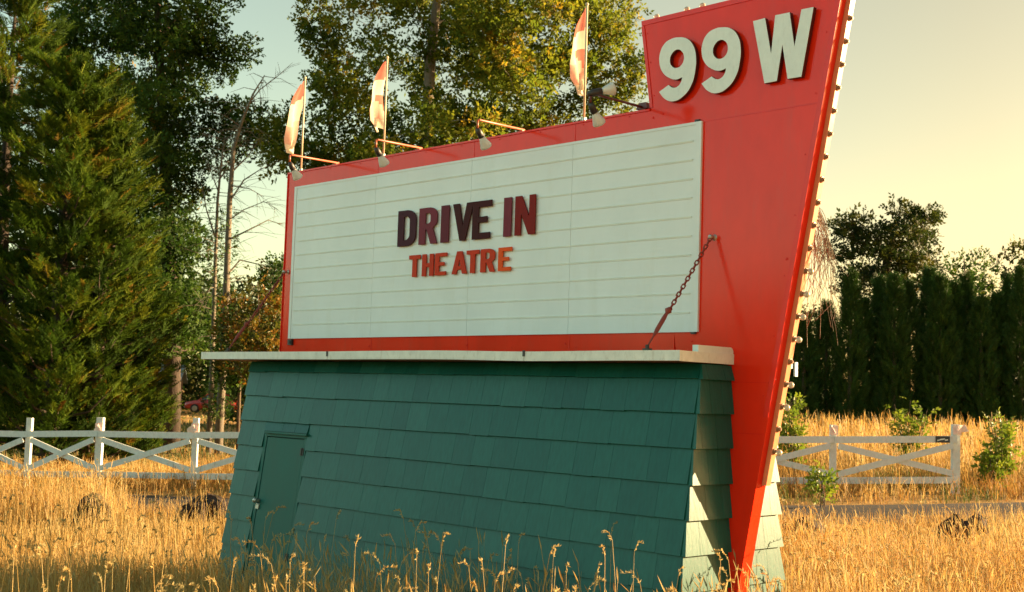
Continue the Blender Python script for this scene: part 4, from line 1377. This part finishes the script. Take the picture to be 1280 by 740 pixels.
for i, (lab, px_, D, yt, w) in enumerate((('low bushy tree top behind the hedge, left of the layered tree', 1010, 62, 395, 38), ('bushy tree with yellowing top behind the middle of the hedge', 1205, 62, 322, 48), ('round dark tree at the right edge behind the hedge', 1285, 58, 312, 42), ('dark bushy tree beyond the right edge of the hedge', 1370, 60, 320, 55))):
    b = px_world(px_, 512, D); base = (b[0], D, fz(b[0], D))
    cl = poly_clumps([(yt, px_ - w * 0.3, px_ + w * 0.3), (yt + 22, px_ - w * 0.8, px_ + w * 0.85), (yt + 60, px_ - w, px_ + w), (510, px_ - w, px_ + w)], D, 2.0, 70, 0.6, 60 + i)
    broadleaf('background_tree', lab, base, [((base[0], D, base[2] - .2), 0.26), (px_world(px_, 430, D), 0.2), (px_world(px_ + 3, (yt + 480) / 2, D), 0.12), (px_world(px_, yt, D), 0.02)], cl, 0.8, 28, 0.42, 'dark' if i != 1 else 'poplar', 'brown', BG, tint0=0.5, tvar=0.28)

# clipped columns of the evergreen hedge
def hedge_column(px_, D, yt, rad, label, seed):
    r = np.random.default_rng(seed)
    b = px_world(px_, 512, D); zb = fz(b[0], D); ht = px_world(px_, yt, D)[2] - zb
    R = empty('hedge_conifer', (b[0], D, zb), 0, label, 'conifer', 'columns of the evergreen hedge at the right')
    mb = MB(); mb.tube([(0, 0, -0.2), (0, 0, ht * 0.5), (0, 0, ht * 0.95)], [0.10, 0.07, 0.01], 6); mb.build('trunk', BK['brown'], R)
    n = int(2300 * ht / 6 * (rad / 0.5))
    t = r.random(n) ** 1.05
    prof = rad * np.minimum(1, (1 - t) * 2.1 + 0.015) ** 0.85 * (0.92 + 0.12 * np.sin(t * 23 + seed) )
    th = r.uniform(0, 2 * PI, n)
    prof = prof * (1 + 0.12 * np.sin(3 * th + seed + t * 4)) * r.uniform(0.72, 1.05, n)
    P = np.stack([np.cos(th) * prof, np.sin(th) * prof, t * ht * 0.97], -1)
    Dv = np.stack([np.cos(th) * 0.45, np.sin(th) * 0.45, np.full(n, 0.95)], -1) + r.normal(0, 0.22, (n, 3))
    T = np.clip(r.normal(0.42, 0.14, n) + 0.1 * np.sin(th * 5 + t * 30), 0, 1)
    mb = MB(); wh = r.integers(0, 2, n)
    for k, (tv, tf) in enumerate(TUFTS):
        s = wh == k
        instances(mb, tv, tf, P[s], Dv[s], r.uniform(0, 6.28, s.sum()), 0.43 * r.uniform(0.7, 1.25, s.sum()), T[s])
    mb.build('crown', LM['hedge'], R)


hx = [(1004, 400, 'first'), (1032, 385, ''), (1062, 336, ''), (1079, 372, ''), (1098, 352, ''), (1117, 343, ''), (1136, 350, ''), (1160, 340, ''), (1175, 346, ''), (1192, 350, ''), (1207, 348, ''), (1226, 372, ''), (1246, 364, ''), (1262, 348, ''), (1276, 338, ''), (1296, 345, '')]
HL = ['evergreen hedge column just right of the pylon, lowest of the row', 'short evergreen column behind the drooping twigs', 'pointed evergreen column right of the drooping twigs, lit at the tip', 'low evergreen column under the left part of the layered tree', 'evergreen column with a rounded tip under the layered tree', 'tall pointed evergreen column under the layered tree', 'pointed evergreen column under the right side of the layered tree', 'tallest evergreen column in the middle of the hedge', 'evergreen column tucked against the tallest one',
      'broad dark evergreen column right of the middle of the hedge', 'broad dark evergreen column above the right fence end post', 'low evergreen column right of the fence end post', 'short pale-tipped evergreen column near the right edge', 'evergreen column third from the right edge of the photo', 'tall evergreen column cut by the right edge of the photo', 'evergreen column just outside the right edge', 'evergreen column well outside the right edge', 'tall evergreen column outside the right edge', 'evergreen column ending the hedge outside the right edge']
for i, (x_, y_, _) in enumerate(hx):
    hedge_column(x_, 48.0 + 0.7 * math.sin(i * 2.1), y_ + 5 * math.sin(i * 4.3), 0.52 + 0.06 * math.sin(i * 1.7), HL[i], 100 + i)


# young leafy shoots round the right fence
def sapling(px_, D, yt, yb, w, n, label, seed, name='sapling'):
    r = np.random.default_rng(seed)
    b = px_world(px_, yb, D); zb = fz(b[0], D)
    R = empty(name, (b[0], D, zb), 0, label, 'sapling', 'green saplings round the right fence')
    O = np.array([b[0], D, zb])
    mb = MB(); lf = MB()
    for k in range(n):
        tx = px_ + r.uniform(-w, w); ty = yt + r.uniform(0, 0.35) * (yb - yt)
        if k == 0: tx, ty = px_, yt
        tip = px_world(tx, ty, D + r.uniform(-0.25, 0.25)) - O
        s0 = np.array([r.normal(0, 0.04), r.normal(0, 0.04), -0.05])
        mid = s0 * 0.4 + tip * 0.55 + np.array([0, 0, 0.05])
        mb.tube([s0, mid, tip], [0.011, 0.008, 0.003], 5, cap=False)
        m = 20
        t = r.uniform(0.22, 1, m)
        p = (1 - t)[:, None] ** 2 * s0 + (2 * t * (1 - t))[:, None] * mid + (t ** 2)[:, None] * tip
        th = r.uniform(0, 6.28, m)
        d = np.stack([np.cos(th), np.sin(th), r.uniform(0.1, 0.8, m)], -1)
        p = p + d * 0.06
        instances(lf, TWIGS[k % 3][0], TWIGS[k % 3][1], p, d, r.uniform(0, 6.28, m), 0.20 * r.uniform(0.6, 1.2, m), np.clip(r.normal(0.5, 0.25, m), 0, 1))
    mb.build('stem', BK['brown'], R, smooth=True); lf.build('leaves', LM['sapling'], R)


sapling(990, 23.0, 498, 618, 18, 12, 'leafy green sapling beside the pylon behind the right fence', 1)
sapling(1138, 24.5, 500, 605, 26, 13, 'bushy green sapling behind the top rail of the right fence', 2)
sapling(1252, 21.3, 517, 622, 15, 11, 'green sapling right of the fence end post', 3)
sapling(1238, 21.0, 560, 622, 10, 5, 'low green sapling at the foot of the taller one by the end post', 5)
sapling(1026, 18.1, 588, 645, 6, 3, 'small green sprout standing in front of the right fence', 4)


# dry drooping twigs hanging by the pylon edge
R = sign_empty('dry_vine', 0.83, 0.14, 2.9, 'tangle of dry drooping twigs hanging beside the bulb edge of the pylon', 'vine')
R.rotation_euler = (0, 0, 0)
O = np.array(R.location)
r = random.Random(12)
mb = MB()
for k in range(40):
    x0 = 1015 + r.uniform(-6, 12); y0 = 238 + r.uniform(0, 40)
    x1 = x0 + r.uniform(-4, 22); x2 = 1006 + r.uniform(0, 52); y2 = 330 + r.uniform(0, 110)
    if k % 3 == 0: y2 = 300 + r.uniform(0, 50)
    dz = 7.58 + r.uniform(-0.03, 0.22)
    pts = [px_world(x0 - 8, y0 - 4, 7.58), px_world(x0 + 4, y0 + 12, dz), px_world(x1 + 3, (y0 + y2) / 2 - 22, dz), px_world((x1 + x2) / 2 + r.uniform(-14, 14), (y0 + y2) / 2 + 28, dz), px_world(x2 + r.uniform(-4, 4), y2, dz)]
    pts = [p - O for p in pts]
    # smooth curve
    cur = []
    for s in np.linspace(0, 1, 11):
        q = [np.array(p) for p in pts]
        while len(q) > 1: q = [q[i] * (1 - s) + q[i + 1] * s for i in range(len(q) - 1)]
        cur.append(q[0] + np.array([r.uniform(-.006, .006) for _ in range(3)]))
    mb.tube(cur, [0.0026 - 0.0015 * i / 10 for i in range(11)], 4, cap=False)
    if k % 2:
        for _ in range(2):
            i = r.randrange(4, 9); p = cur[i]
            mb.tube([p, p + np.array([r.uniform(-.06, .06), r.uniform(-.05, .05), -0.08]), p + np.array([r.uniform(-.08, .08), r.uniform(-.06, .06), -0.19])], [0.0025, 0.002, 0.0012], 3, cap=False)
o = mb.build('twigs', BK['twig'], R, smooth=True); o['kind'] = 'stuff'
mb = MB()                                                 # the leader it hangs from, tied to the back of the pylon
mb.tube([px_world(1000, 300, 7.57) - O, px_world(1006, 262, 7.57) - O, px_world(1010, 236, 7.57) - O, px_world(1020, 244, 7.57) - O], [0.009, 0.008, 0.006, 0.004], 6)
mb.build('stem', BK['twig'], R, smooth=True)


STUMPS = []
# ------------------------------------------------------------------ dark weathered stumps along the lane
STM = barkmat('weathered_stump_wood', (0.010, 0.006, 0.004), (0.045, 0.026, 0.016), (9, 9, 9))
def stump(px_, yb, D, w, h, label, seed):
    r = np.random.default_rng(seed)
    b = px_world(px_, yb, D); zb = fz(b[0], D)
    STUMPS.append((b[0], D))
    R = empty('stump', (b[0], D, zb), 0, label, 'stump', 'dark weathered stumps along the lane')
    mb = MB(); seg, rings = 26, 13; V = []; F = []
    ph = r.uniform(0, 6, 4)
    for i in range(rings + 1):
        v = i / rings
        for k in range(seg):
            th = 2 * PI * k / seg
            rad = (1.12 - 0.42 * v * v + 0.2 * math.exp(-v * 5)) * (1 + 0.16 * math.sin(3 * th + ph[0]) + 0.12 * math.sin(5 * th + ph[1] + v * 3) + 0.09 * math.sin(9 * th + ph[2] - v * 4) + 0.10 * r.uniform(-1, 1))
            top = h * (0.86 + 0.10 * math.sin(th + ph[3]) + 0.035 * r.uniform(-1, 1))
            if v > 0.72: rad *= math.sqrt(max(0.02, 1 - ((v - 0.72) / 0.28) ** 2 * 0.93))
            V.append((math.cos(th) * rad * w / 2, math.sin(th) * rad * w / 2.6, -0.1 + (top + 0.1) * (1 - (1 - v) ** 1.5)))
    for i in range(rings):
        for k in range(seg):
            F.append((i * seg + k, i * seg + (k + 1) % seg, (i + 1) * seg + (k + 1) % seg, (i + 1) * seg + k))
    F.append(tuple(rings * seg + k for k in range(seg)))
    mb.add(V, F); mb.build('wood', STM, R)
    mb = MB()                                             # roots and loose splinters
    for k in range(9):
        th = r.uniform(0, 6.28); a = np.array([math.cos(th) * w * 0.4, math.sin(th) * w * 0.32, h * r.uniform(0.2, 0.8)])
        e = a * np.array([1.6, 1.6, 0]) + np.array([0, 0, r.uniform(-0.02, h * 0.25)])
        mb.tube([a * 0.8, (a + e) / 2 + np.array([0, 0, r.uniform(0.0, 0.12)]), e], [0.03, 0.022, 0.008], 5)
    o = mb.build('roots', STM, R, smooth=True)


stump(116, 668, 14.6, 0.36, 0.50, 'tall dark weathered stump in the grass left of the shed, nearest the left edge', 1)
stump(254, 668, 15.3, 0.52, 0.44, 'low wide dark stump in the grass close to the shed corner', 2)
stump(44, 672, 15.4, 0.26, 0.40, 'small dark stump half hidden in tall grass at the far left', 3)
stump(1003, 670, 13.2, 0.46, 0.50, 'dark stump in the grass just right of the pylon foot', 4)
stump(1215, 662, 14.2, 0.34, 0.46, 'dark brown stump by the lane below the end post of the right fence', 5)
stump(1188, 672, 14.4, 0.24, 0.42, 'smaller dark stump left of the brown one by the lane', 6)


# ------------------------------------------------------------------ house and car in the shade at the left
D = 84.0
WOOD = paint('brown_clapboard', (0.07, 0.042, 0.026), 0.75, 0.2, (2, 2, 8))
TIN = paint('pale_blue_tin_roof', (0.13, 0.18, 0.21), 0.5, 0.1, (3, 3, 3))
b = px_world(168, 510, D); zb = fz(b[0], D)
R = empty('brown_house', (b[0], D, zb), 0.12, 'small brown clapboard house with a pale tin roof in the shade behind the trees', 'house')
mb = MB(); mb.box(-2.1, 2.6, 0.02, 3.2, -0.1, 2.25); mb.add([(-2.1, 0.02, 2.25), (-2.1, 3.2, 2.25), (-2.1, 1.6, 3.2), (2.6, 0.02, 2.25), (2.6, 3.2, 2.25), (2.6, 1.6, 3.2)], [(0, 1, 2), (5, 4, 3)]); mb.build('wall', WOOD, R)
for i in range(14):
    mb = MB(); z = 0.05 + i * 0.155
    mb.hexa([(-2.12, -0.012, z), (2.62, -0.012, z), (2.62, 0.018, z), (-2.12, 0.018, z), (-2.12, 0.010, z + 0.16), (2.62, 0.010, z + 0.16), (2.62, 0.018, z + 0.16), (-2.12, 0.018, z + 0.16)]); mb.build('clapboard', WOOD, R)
mb = MB()
for y0, z0, y1, z1 in ((-0.4, 2.06, 1.6, 3.3), (3.6, 2.06, 1.6, 3.3)):
    mb.hexa([(-2.4, y0, z0), (2.9, y0, z0), (2.9, y1, z1), (-2.4, y1, z1), (-2.4, y0, z0 + 0.05), (2.9, y0, z0 + 0.05), (2.9, y1, z1 + 0.05), (-2.4, y1, z1 + 0.05)])
for k in range(18):
    x = -2.35 + k * 0.31
    mb.hexa([(x, -0.4, 2.112), (x + 0.03, -0.4, 2.112), (x + 0.03, 1.6, 3.352), (x, 1.6, 3.352), (x, -0.4, 2.14), (x + 0.03, -0.4, 2.14), (x + 0.03, 1.6, 3.38), (x, 1.6, 3.38)])
mb.build('roof', TIN, R)
GL = paint('dark_window_glass', (0.02, 0.025, 0.03), 0.12, 0.1, (2, 2, 2), 0.6)
for x in (-1.3, 0.5):
    mb = MB()
    for a in ((x - 0.45, x + 0.45, 0.9, 0.98), (x - 0.45, x + 0.45, 1.72, 1.8), (x - 0.45, x - 0.38, 0.98, 1.72), (x + 0.38, x + 0.45, 0.98, 1.72), (x - 0.03, x + 0.03, 0.98, 1.72)): mb.box(a[0], a[1], -0.035, -0.0125, a[2], a[3])
    f_ = mb.build('window', MT['fence'], R)
    mb = MB(); mb.box(x - 0.385, x + 0.385, -0.022, -0.0135, 0.975, 1.725); mb.build('pane', GL, f_)
mb = MB(); mb.box(1.5, 2.3, -0.03, -0.0125, 0.0, 1.95); d_ = mb.build('door', paint('dark_house_door', (0.05, 0.03, 0.02), 0.5), R)
mb = MB(); mb.sphere((1.6, -0.045, 0.95), 0.03, 8, 6); mb.build('handle', MT['steel'], d_, smooth=True)

# red car, side on
D = 92.0
b = px_world(266, 512, D); zb = fz(b[0], D)
CARP = paint('red_car_paint', (0.50, 0.035, 0.02), 0.25, 0.04, (2, 2, 2), 0.6, coat=0.6)
R = empty('parked_car', (b[0], D, zb), 0.15, 'red car parked in the shade behind the bare trunks', 'car')
stations = [(-1.95, 0.42, 0.62, 0.66), (-1.85, 0.30, 0.74, 0.76), (-1.3, 0.22, 0.86, 0.80), (-0.75, 0.20, 0.95, 0.82), (0.0, 0.20, 0.97, 0.83), (0.9, 0.20, 0.97, 0.83), (1.5, 0.24, 0.95, 0.80), (1.85, 0.32, 0.90, 0.74), (1.95, 0.45, 0.80, 0.66)]
mb = MB(); V = []; F = []
for x, zlo, zhi, hw in stations:
    V += [(x, -hw * 0.92, zlo), (x, -hw, zlo + 0.2), (x, -hw * 0.97, zhi - 0.06), (x, -hw * 0.86, zhi), (x, hw * 0.86, zhi), (x, hw * 0.97, zhi - 0.06), (x, hw, zlo + 0.2), (x, hw * 0.92, zlo)]
for i in range(len(stations) - 1):
    for k in range(8): F.append((i * 8 + k, (i + 1) * 8 + k, (i + 1) * 8 + (k + 1) % 8, i * 8 + (k + 1) % 8))
F += [tuple(range(8)), tuple(range(len(stations) * 8 - 1, len(stations) * 8 - 9, -1))]
mb.add(V, F)
body = mb.build('body', CARP, R, smooth=True)
mb = MB()                                                  # roof and pillars
mb.hexa([(-0.28, -0.60, 1.40), (0.85, -0.60, 1.40), (0.85, 0.60, 1.40), (-0.28, 0.60, 1.40), (-0.18, -0.54, 1.45), (0.78, -0.54, 1.45), (0.78, 0.54, 1.45), (-0.18, 0.54, 1.45)])
for s in (-1, 1):
    for (x0, x1) in ((-0.95, -0.25), (0.25, 0.25), (1.55, 0.82)): mb.bar((x0, s * 0.76, 0.93), (x1, s * 0.60, 1.41), 0.07, 0.04, (0, 1, 0))
mb.build('roof', CARP, R)
mb = MB(); mb.hexa([(-0.86, -0.70, 0.95), (1.46, -0.70, 0.95), (1.46, 0.70, 0.95), (-0.86, 0.70, 0.95), (-0.25, -0.56, 1.395), (0.80, -0.56, 1.395), (0.80, 0.56, 1.395), (-0.25, 0.56, 1.395)]); mb.build('windows', paint('car_glass', (0.10, 0.14, 0.15), 0.08, 0.1, (2, 2, 2), 0.8), R)
wh_me = MB(); wh_me.tube([(0, -0.10, 0), (0, -0.085, 0), (0, 0.085, 0), (0, 0.10, 0)], [0.27, 0.31, 0.31, 0.27], 18); wh_me = wh_me.mesh('wheel', paint('tyre_rubber', (0.02, 0.02, 0.02), 0.8))
rim_me = MB(); rim_me.tube([(0, -0.108, 0), (0, -0.101, 0)], [0.15, 0.19], 14); rim_me = rim_me.mesh('rim', MT['steel'])
for x in (-1.22, 1.22):
    for s in (-1, 1):
        o = link(bpy.data.objects.new('wheel', wh_me), R); o.location = (x, s * 0.74, 0.31)
        if s > 0: o.rotation_euler = (0, 0, PI)
        link(bpy.data.objects.new('rim', rim_me), o)
for s in (-1, 1):
    mb = MB(); mb.sphere((-1.90, s * 0.52, 0.60), 0.10, 9, 6, (0.5, 1.2, 0.8)); mb.build('headlight', MT['bulb'], R, smooth=True)
mb = MB(); mb.box(-1.99, -1.90, -0.62, 0.62, 0.34, 0.46); mb.build('bumper', MT['steel'], R)


# ------------------------------------------------------------------ grass
def stalk_field(pts, hts, wid, seedhead, tintmean, lean=0.16, mi=0, seed=1, leafy=2, tubes=False):
    """dry grass stalks: curved stems, thin leaves and nodding seed heads, as one mesh builder"""
    r = np.random.default_rng(seed)
    n = len(pts)
    mb = MB()
    az = r.uniform(0, 2 * PI, n)
    ln = np.abs(r.normal(0, lean, n)) + 0.03
    wind = np.array([-0.05, 0.01])
    dx = np.cos(az) * ln + wind[0]; dy = np.sin(az) * ln + wind[1]
    tint = np.clip(r.normal(tintmean, 0.17, n) + 0.24 * lump(pts[:, 0] * 1.1 + 5, pts[:, 1] * 1.1) + 0.14 * lump(pts[:, 0] * 3.7, pts[:, 1] * 3.1 + 2), 0, 0.96)
    fa = r.uniform(0, PI, n)
    sx, sy = np.cos(fa), np.sin(fa)
    segs = [0.0, 0.4, 0.75, 1.0]
    rows = []
    for t in segs:
        b = t * t
        c = np.stack([pts[:, 0] + dx * hts * b, pts[:, 1] + dy * hts * b, pts[:, 2] - 0.02 + hts * (t - 0.10 * b * ln / 0.2)], -1)
        w = (wid * (1 - 0.6 * t))[:, None]
        o = np.stack([sx, sy, np.zeros(n)], -1) * w * 0.5
        rows += [c - o, c + o]
    V = np.stack(rows, 1)                                  # n,8,3
    F = np.array([(0, 1, 3, 2), (2, 3, 5, 4), (4, 5, 7, 6)])
    mb.add(V.reshape(-1, 3), ((np.arange(n) * 8)[:, None, None] + F[None]).reshape(-1, 4), mi, np.repeat(tint, 8))
    tip = (V[:, 6] + V[:, 7]) / 2
    d = np.stack([dx * 2.0, dy * 2.0, 0.75 + 0 * dx], -1)
    if seedhead is not None:
        s = r.random(n) < seedhead
        m = s.sum(); p = tip[s]; dd = unit(d[s] + r.normal(0, 0.12, (m, 3)))
        L = np.clip(hts[s] * 0.14, 0.025, 0.095) * r.uniform(0.7, 1.3, m)
        HV = [(0, 0, 0), (0.35, 0.05, 0), (0.72, 0.036, 0.03), (1, 0, 0.06), (0.35, -0.05, 0), (0.72, -0.036, 0.03), (0.35, 0, 0.05), (0.35, 0, -0.05), (0.72, 0, -0.02)]
        HF = [(0, 1, 2), (0, 2, 3), (0, 3, 5), (0, 5, 4), (0, 6, 3)]
        instances(mb, HV, HF, p - dd * L[:, None] * 0.2, dd, r.uniform(0, 6, m), L, np.clip(tint[s] + 0.12, 0, 0.96))
    for k in range(leafy):
        t0 = r.uniform(0.02, 0.5, n)
        b0 = t0 * t0
        p = np.stack([pts[:, 0] + dx * hts * b0, pts[:, 1] + dy * hts * b0, pts[:, 2] + hts * t0], -1)
        a2 = r.uniform(0, 2 * PI, n); L = hts * r.uniform(0.3, 0.6, n)
        dv = np.stack([np.cos(a2), np.sin(a2), 0 * a2], -1)
        sv = np.stack([-np.sin(a2), np.cos(a2), 0 * a2], -1) * (wid * 0.40)[:, None]
        z_ = np.array([0, 0, 1.0])
        up1 = r.uniform(0.35, 0.75, n)[:, None]; dn = r.uniform(0.1, 0.8, n)[:, None]
        q1 = p + (dv * 0.28 + z_ * up1 * 0.75) * L[:, None]
        q2 = p + (dv * (0.62 + 0.3 * dn) + z_ * (up1 - 0.35 * dn)) * L[:, None]
        VV = np.stack([p - sv, p + sv, q1 + sv * 0.7, q1 - sv * 0.7, q2], 1)
        base = np.arange(n) * 5
        tt = np.repeat(np.clip(tint + r.normal(0, 0.12, n), 0, 0.96), 5)
        mb.add(VV.reshape(-1, 3), (base[:, None] + np.array([0, 1, 2, 3])[None]), mi, tt)
        # tip triangles share the points just added
        mb.f.append((base[:, None] + np.array([3, 2, 4])[None]).astype(np.int64) + (mb.n - 5 * n)); mb.mi.append(np.full(n, mi, dtype=np.int32))
    return mb


def scatter(y0, y1, dens, seed, half=lambda y: 0.44 * y + 1.6, clump=0.6, x_lo=None):
    r = np.random.default_rng(seed)
    W = half(y1)
    n = int(2 * W * (y1 - y0) * dens * 1.6)
    x = r.uniform(-W, W, n); y = r.uniform(y0, y1, n)
    k = np.abs(x) < half(y)
    # clumping
    c = 0.5 + 0.5 * lump(x * 2.3 + seed, y * 2.3)
    k &= r.random(n) < (1 / 1.6) * (1 - clump + 2 * clump * c * c * 1.3)
    return x[k], y[k]


cS, sS = math.cos(SYAW), math.sin(SYAW)
def off_shed(x, y, m=0.05):
    lx = (x - SX) * cS + (y - SY) * sS; ly = -(x - SX) * sS + (y - SY) * cS
    return ~((lx > XL - m) & (lx < XR + m) & (ly > -0.56 - m) & (ly < 0.66 + m))


def hmap(x, y):
    """how tall the grass stands"""
    v = 0.86 + 0.14 * lump(x * 0.9 + 3, y * 0.9)
    near = (0.66 - 0.20 * smoothstep(-1.0, -2.4, x)) * (1 - 0.25 * smoothstep(6.6, 5.0, y))
    right = 0.66 - 0.37 * smoothstep(11.2, 14.4, y)
    left = 0.58 - 0.28 * smoothstep(8.4, 9.6, y)
    tall = smoothstep(13.6, 14.6, y) * smoothstep(-0.275, -0.315, x / np.maximum(y, 1))
    left = left + 0.50 * tall * (0.75 + 0.25 * lump(x * 2.1, y * 1.7))
    w = smoothstep(-1.2, 1.2, x)
    far = left * (1 - w) + right * w
    k = smoothstep(8.0, 9.2, y)
    return (near * (1 - k) + far * k) * v


def grass(name, parts, label_kind='stuff'):
    mb = MB()
    for m in parts:
        off = mb.n
        mb.v += m.v; mb.t += m.t; mb.mi += m.mi; mb.f += [f + off for f in m.f]; mb.n += m.n
    o = mb.build(name, MT['straw']); tag(o, kind='stuff')
    return o


ps = []
for y0, y1, dn, wd, sdh, sd_, lf_ in ((4.2, 8.8, 460, 0.0034, 0.8, 1, 2), (8.8, 12.5, 560, 0.0046, 0.7, 2, 2), (12.5, 17.2, 400, 0.0066, 0.6, 3, 1)):
    x, y = scatter(y0, y1, dn, sd_)
    k = off_shed(x, y) & (y < RD_N(x) - 0.10)
    x, y = x[k], y[k]
    r = np.random.default_rng(sd_ + 50)
    z = gz(x, y)
    h = hmap(x, y) * np.clip(r.normal(0.92, 0.17, len(x)), 0.4, 1.35)
    ps.append(stalk_field(np.stack([x, y, z], -1), h, np.full(len(x), wd), sdh, 0.58, seed=sd_, leafy=lf_))
# grass standing against the stumps
for bx_, by_ in STUMPS:
    r = np.random.default_rng(int(abs(bx_ * 97)))
    m = 46
    x = bx_ + r.normal(0, 0.24, m); y = by_ - r.uniform(0.10, 0.5, m)
    ps.append(stalk_field(np.stack([x, y, gz(x, y)], -1), r.uniform(0.22, 0.62, m), np.full(m, 0.006), 0.8, 0.6, seed=int(r.integers(1000)), leafy=2))
# taller heads standing out of the mass
x, y = scatter(5.0, 16.6, 16, 9)
k = off_shed(x, y, 0.12) & (y < RD_N(x) - 0.2)
x, y = x[k], y[k]
r = np.random.default_rng(77)
h = hmap(x, y) * r.uniform(1.1, 1.45, len(x))
ps.append(stalk_field(np.stack([x, y, gz(x, y)], -1), h, 0.0045 + 0.0002 * y, 1.0, 0.72, lean=0.13, seed=10, leafy=1))
def panicles(n, y0, y1, x0, x1, seed, hh):
    # tall stems with loose nodding seed heads
    r = np.random.default_rng(seed)
    x = r.uniform(x0, x1, n); y = r.uniform(y0, y1, n)
    k = off_shed(x, y, 0.15); x, y = x[k], y[k]; n = len(x)
    mb = MB()
    for i in range(n):
        h = hh * r.uniform(0.75, 1.15); z = float(gz(x[i], y[i])); a = r.uniform(0, 6.28); L = r.uniform(0.02, 0.15) * h
        dx, dy = math.cos(a) * L, math.sin(a) * L
        P = [np.array([x[i] + dx * t * t, y[i] + dy * t * t, z - 0.02 + h * t]) for t in (0, 0.35, 0.7, 0.92)]
        nod = np.array([dx * 0.55 + r.normal(0, 0.02), dy * 0.55 + r.normal(0, 0.02), 0.0])
        P += [P[-1] + nod * 0.5 + np.array([0, 0, 0.05 * h]), P[-1] + nod * 1.3 + np.array([0, 0, 0.045 * h])]
        tn = float(np.clip(r.normal(0.78, 0.12), 0.2, 0.95))
        mb.tube(P, [0.0024, 0.0021, 0.0016, 0.0012, 0.001, 0.0006], 3, 0, tn, cap=False)
        m = 28
        t = r.uniform(0, 1, m)
        A = np.array(P[3:]); idx = np.minimum((t * 2).astype(int), 1); fr = t * 2 - idx
        q = A[idx] * (1 - fr)[:, None] + A[idx + 1] * fr[:, None]
        d = r.normal(0, 0.35, (m, 3)) + np.array([dx, dy, 0]) / (L + 1e-6) * 0.5 + np.array([0, 0, 0.55])
        instances(mb, [(0, 0, 0), (0.4, 0.16, 0), (1, 0, 0), (0.4, -0.16, 0.04)], [(0, 1, 2), (0, 2, 3)], q, d, r.uniform(0, 6, m), r.uniform(0.010, 0.024, m), np.clip(tn + r.normal(0.05, 0.08, m), 0, 0.96))
    return mb


ps.append(panicles(360, 5.2, 8.6, -3.6, 2.6, 301, 0.88))
ps.append(panicles(260, 7.5, 12.0, 1.6, 6.6, 302, 0.78))
ps.append(panicles(120, 5.5, 8.5, -3.8, -1.2, 303, 0.62))
ps.append(panicles(160, 13.2, 15.6, -7.0, -4.0, 304, 0.80))
grass('dry_grass', ps)

# verge beyond the lane
x, y = scatter(18.4, 22.6, 190, 21, half=lambda y: 0.44 * y + 2.5)
k = y > RD_F(x) + 0.08
x, y = x[k], y[k]
r = np.random.default_rng(22)
dist = y - RD_F(x)
h = (0.10 + 0.16 * smoothstep(0.1, 1.2, dist) + 0.10 * smoothstep(0.8, 2.4, dist)) * np.clip(r.normal(1, 0.3, len(x)), 0.3, 1.8)
m1 = stalk_field(np.stack([x, y, gz(x, y)], -1), h, np.full(len(x), 0.011), 0.3, 0.36, lean=0.3, seed=23, leafy=1)
g_ = np.clip(lump(x * 1.3 + 7, y * 1.3), 0, 1) > 0.35
m1.t[0][:] = np.where(np.repeat(g_ & (r.random(len(x)) < 0.75), 8), 1.0, m1.t[0])
m1.t[-1][:] = np.where(np.repeat(g_ & (r.random(len(x)) < 0.75), 5), 1.0, m1.t[-1])
grass('verge_grass', [m1])

# field behind the fences, thinning out with distance
ps = []
for y0, y1, dn, wd, hh, sd_ in ((22.0, 27.0, 105, 0.015, 0.62, 31), (27.0, 35.0, 46, 0.026, 0.66, 32), (35.0, 50.0, 17, 0.048, 0.70, 33), (50.0, 66.0, 7, 0.085, 0.7, 34), (66.0, 96.0, 2.2, 0.14, 0.6, 35)):
    x, y = scatter(y0, y1, dn, sd_, half=lambda y: 0.44 * y + 3.0, clump=0.4)
    r = np.random.default_rng(sd_ + 5)
    shade = smoothstep(-2.5, -8.5, x) * smoothstep(25.5, 30, y)       # mown lawn by the house, its shade put into a darker tint
    h = hh * np.clip(r.normal(1, 0.2, len(x)), 0.4, 1.6) * (1 - 0.45 * smoothstep(-2, -7, x)) * (1 - 0.6 * shade)
    m_ = stalk_field(np.stack([x, y, gz(x, y)], -1), h, np.full(len(x), wd), 0.6, 0.52, lean=0.2, seed=sd_, leafy=1)
    gsel = shade > r.random(len(x)) * 1.2
    m_.t[0][:] = np.where(np.repeat(gsel, 8), 0.995, m_.t[0]); m_.t[-1][:] = np.where(np.repeat(gsel, 5), 0.995, m_.t[-1])
    ps.append(m_)
grass('field_grass', ps)

# low unseen wood: left mirrored by glossy paint, right added to block horizon glow
mb = MB(); r = np.random.default_rng(90)
n = 8600
az = np.radians(np.where(r.random(n) < 0.56, r.uniform(-142, -50, n), r.uniform(50, 128, n))); rad = r.uniform(85, 96, n)
top = np.where(az < 0, 9, 7.5) + 3.0 * np.sin(az * 17) + 2 * np.sin(az * 41)
P = np.stack([np.sin(az) * rad, np.cos(az) * rad, r.random(n) ** 0.8 * top], -1)
leafn = len(P)
instances(mb, TWIGS[0][0], TWIGS[0][1], P, r.normal(0, 1, (n, 3)), r.uniform(0, 6, n), 2.6 * r.uniform(0.7, 1.3, n), np.clip(r.normal(0.5, 0.2, n), 0, 1))
tag(mb.build('far_wood', LM['dark']), kind='stuff')
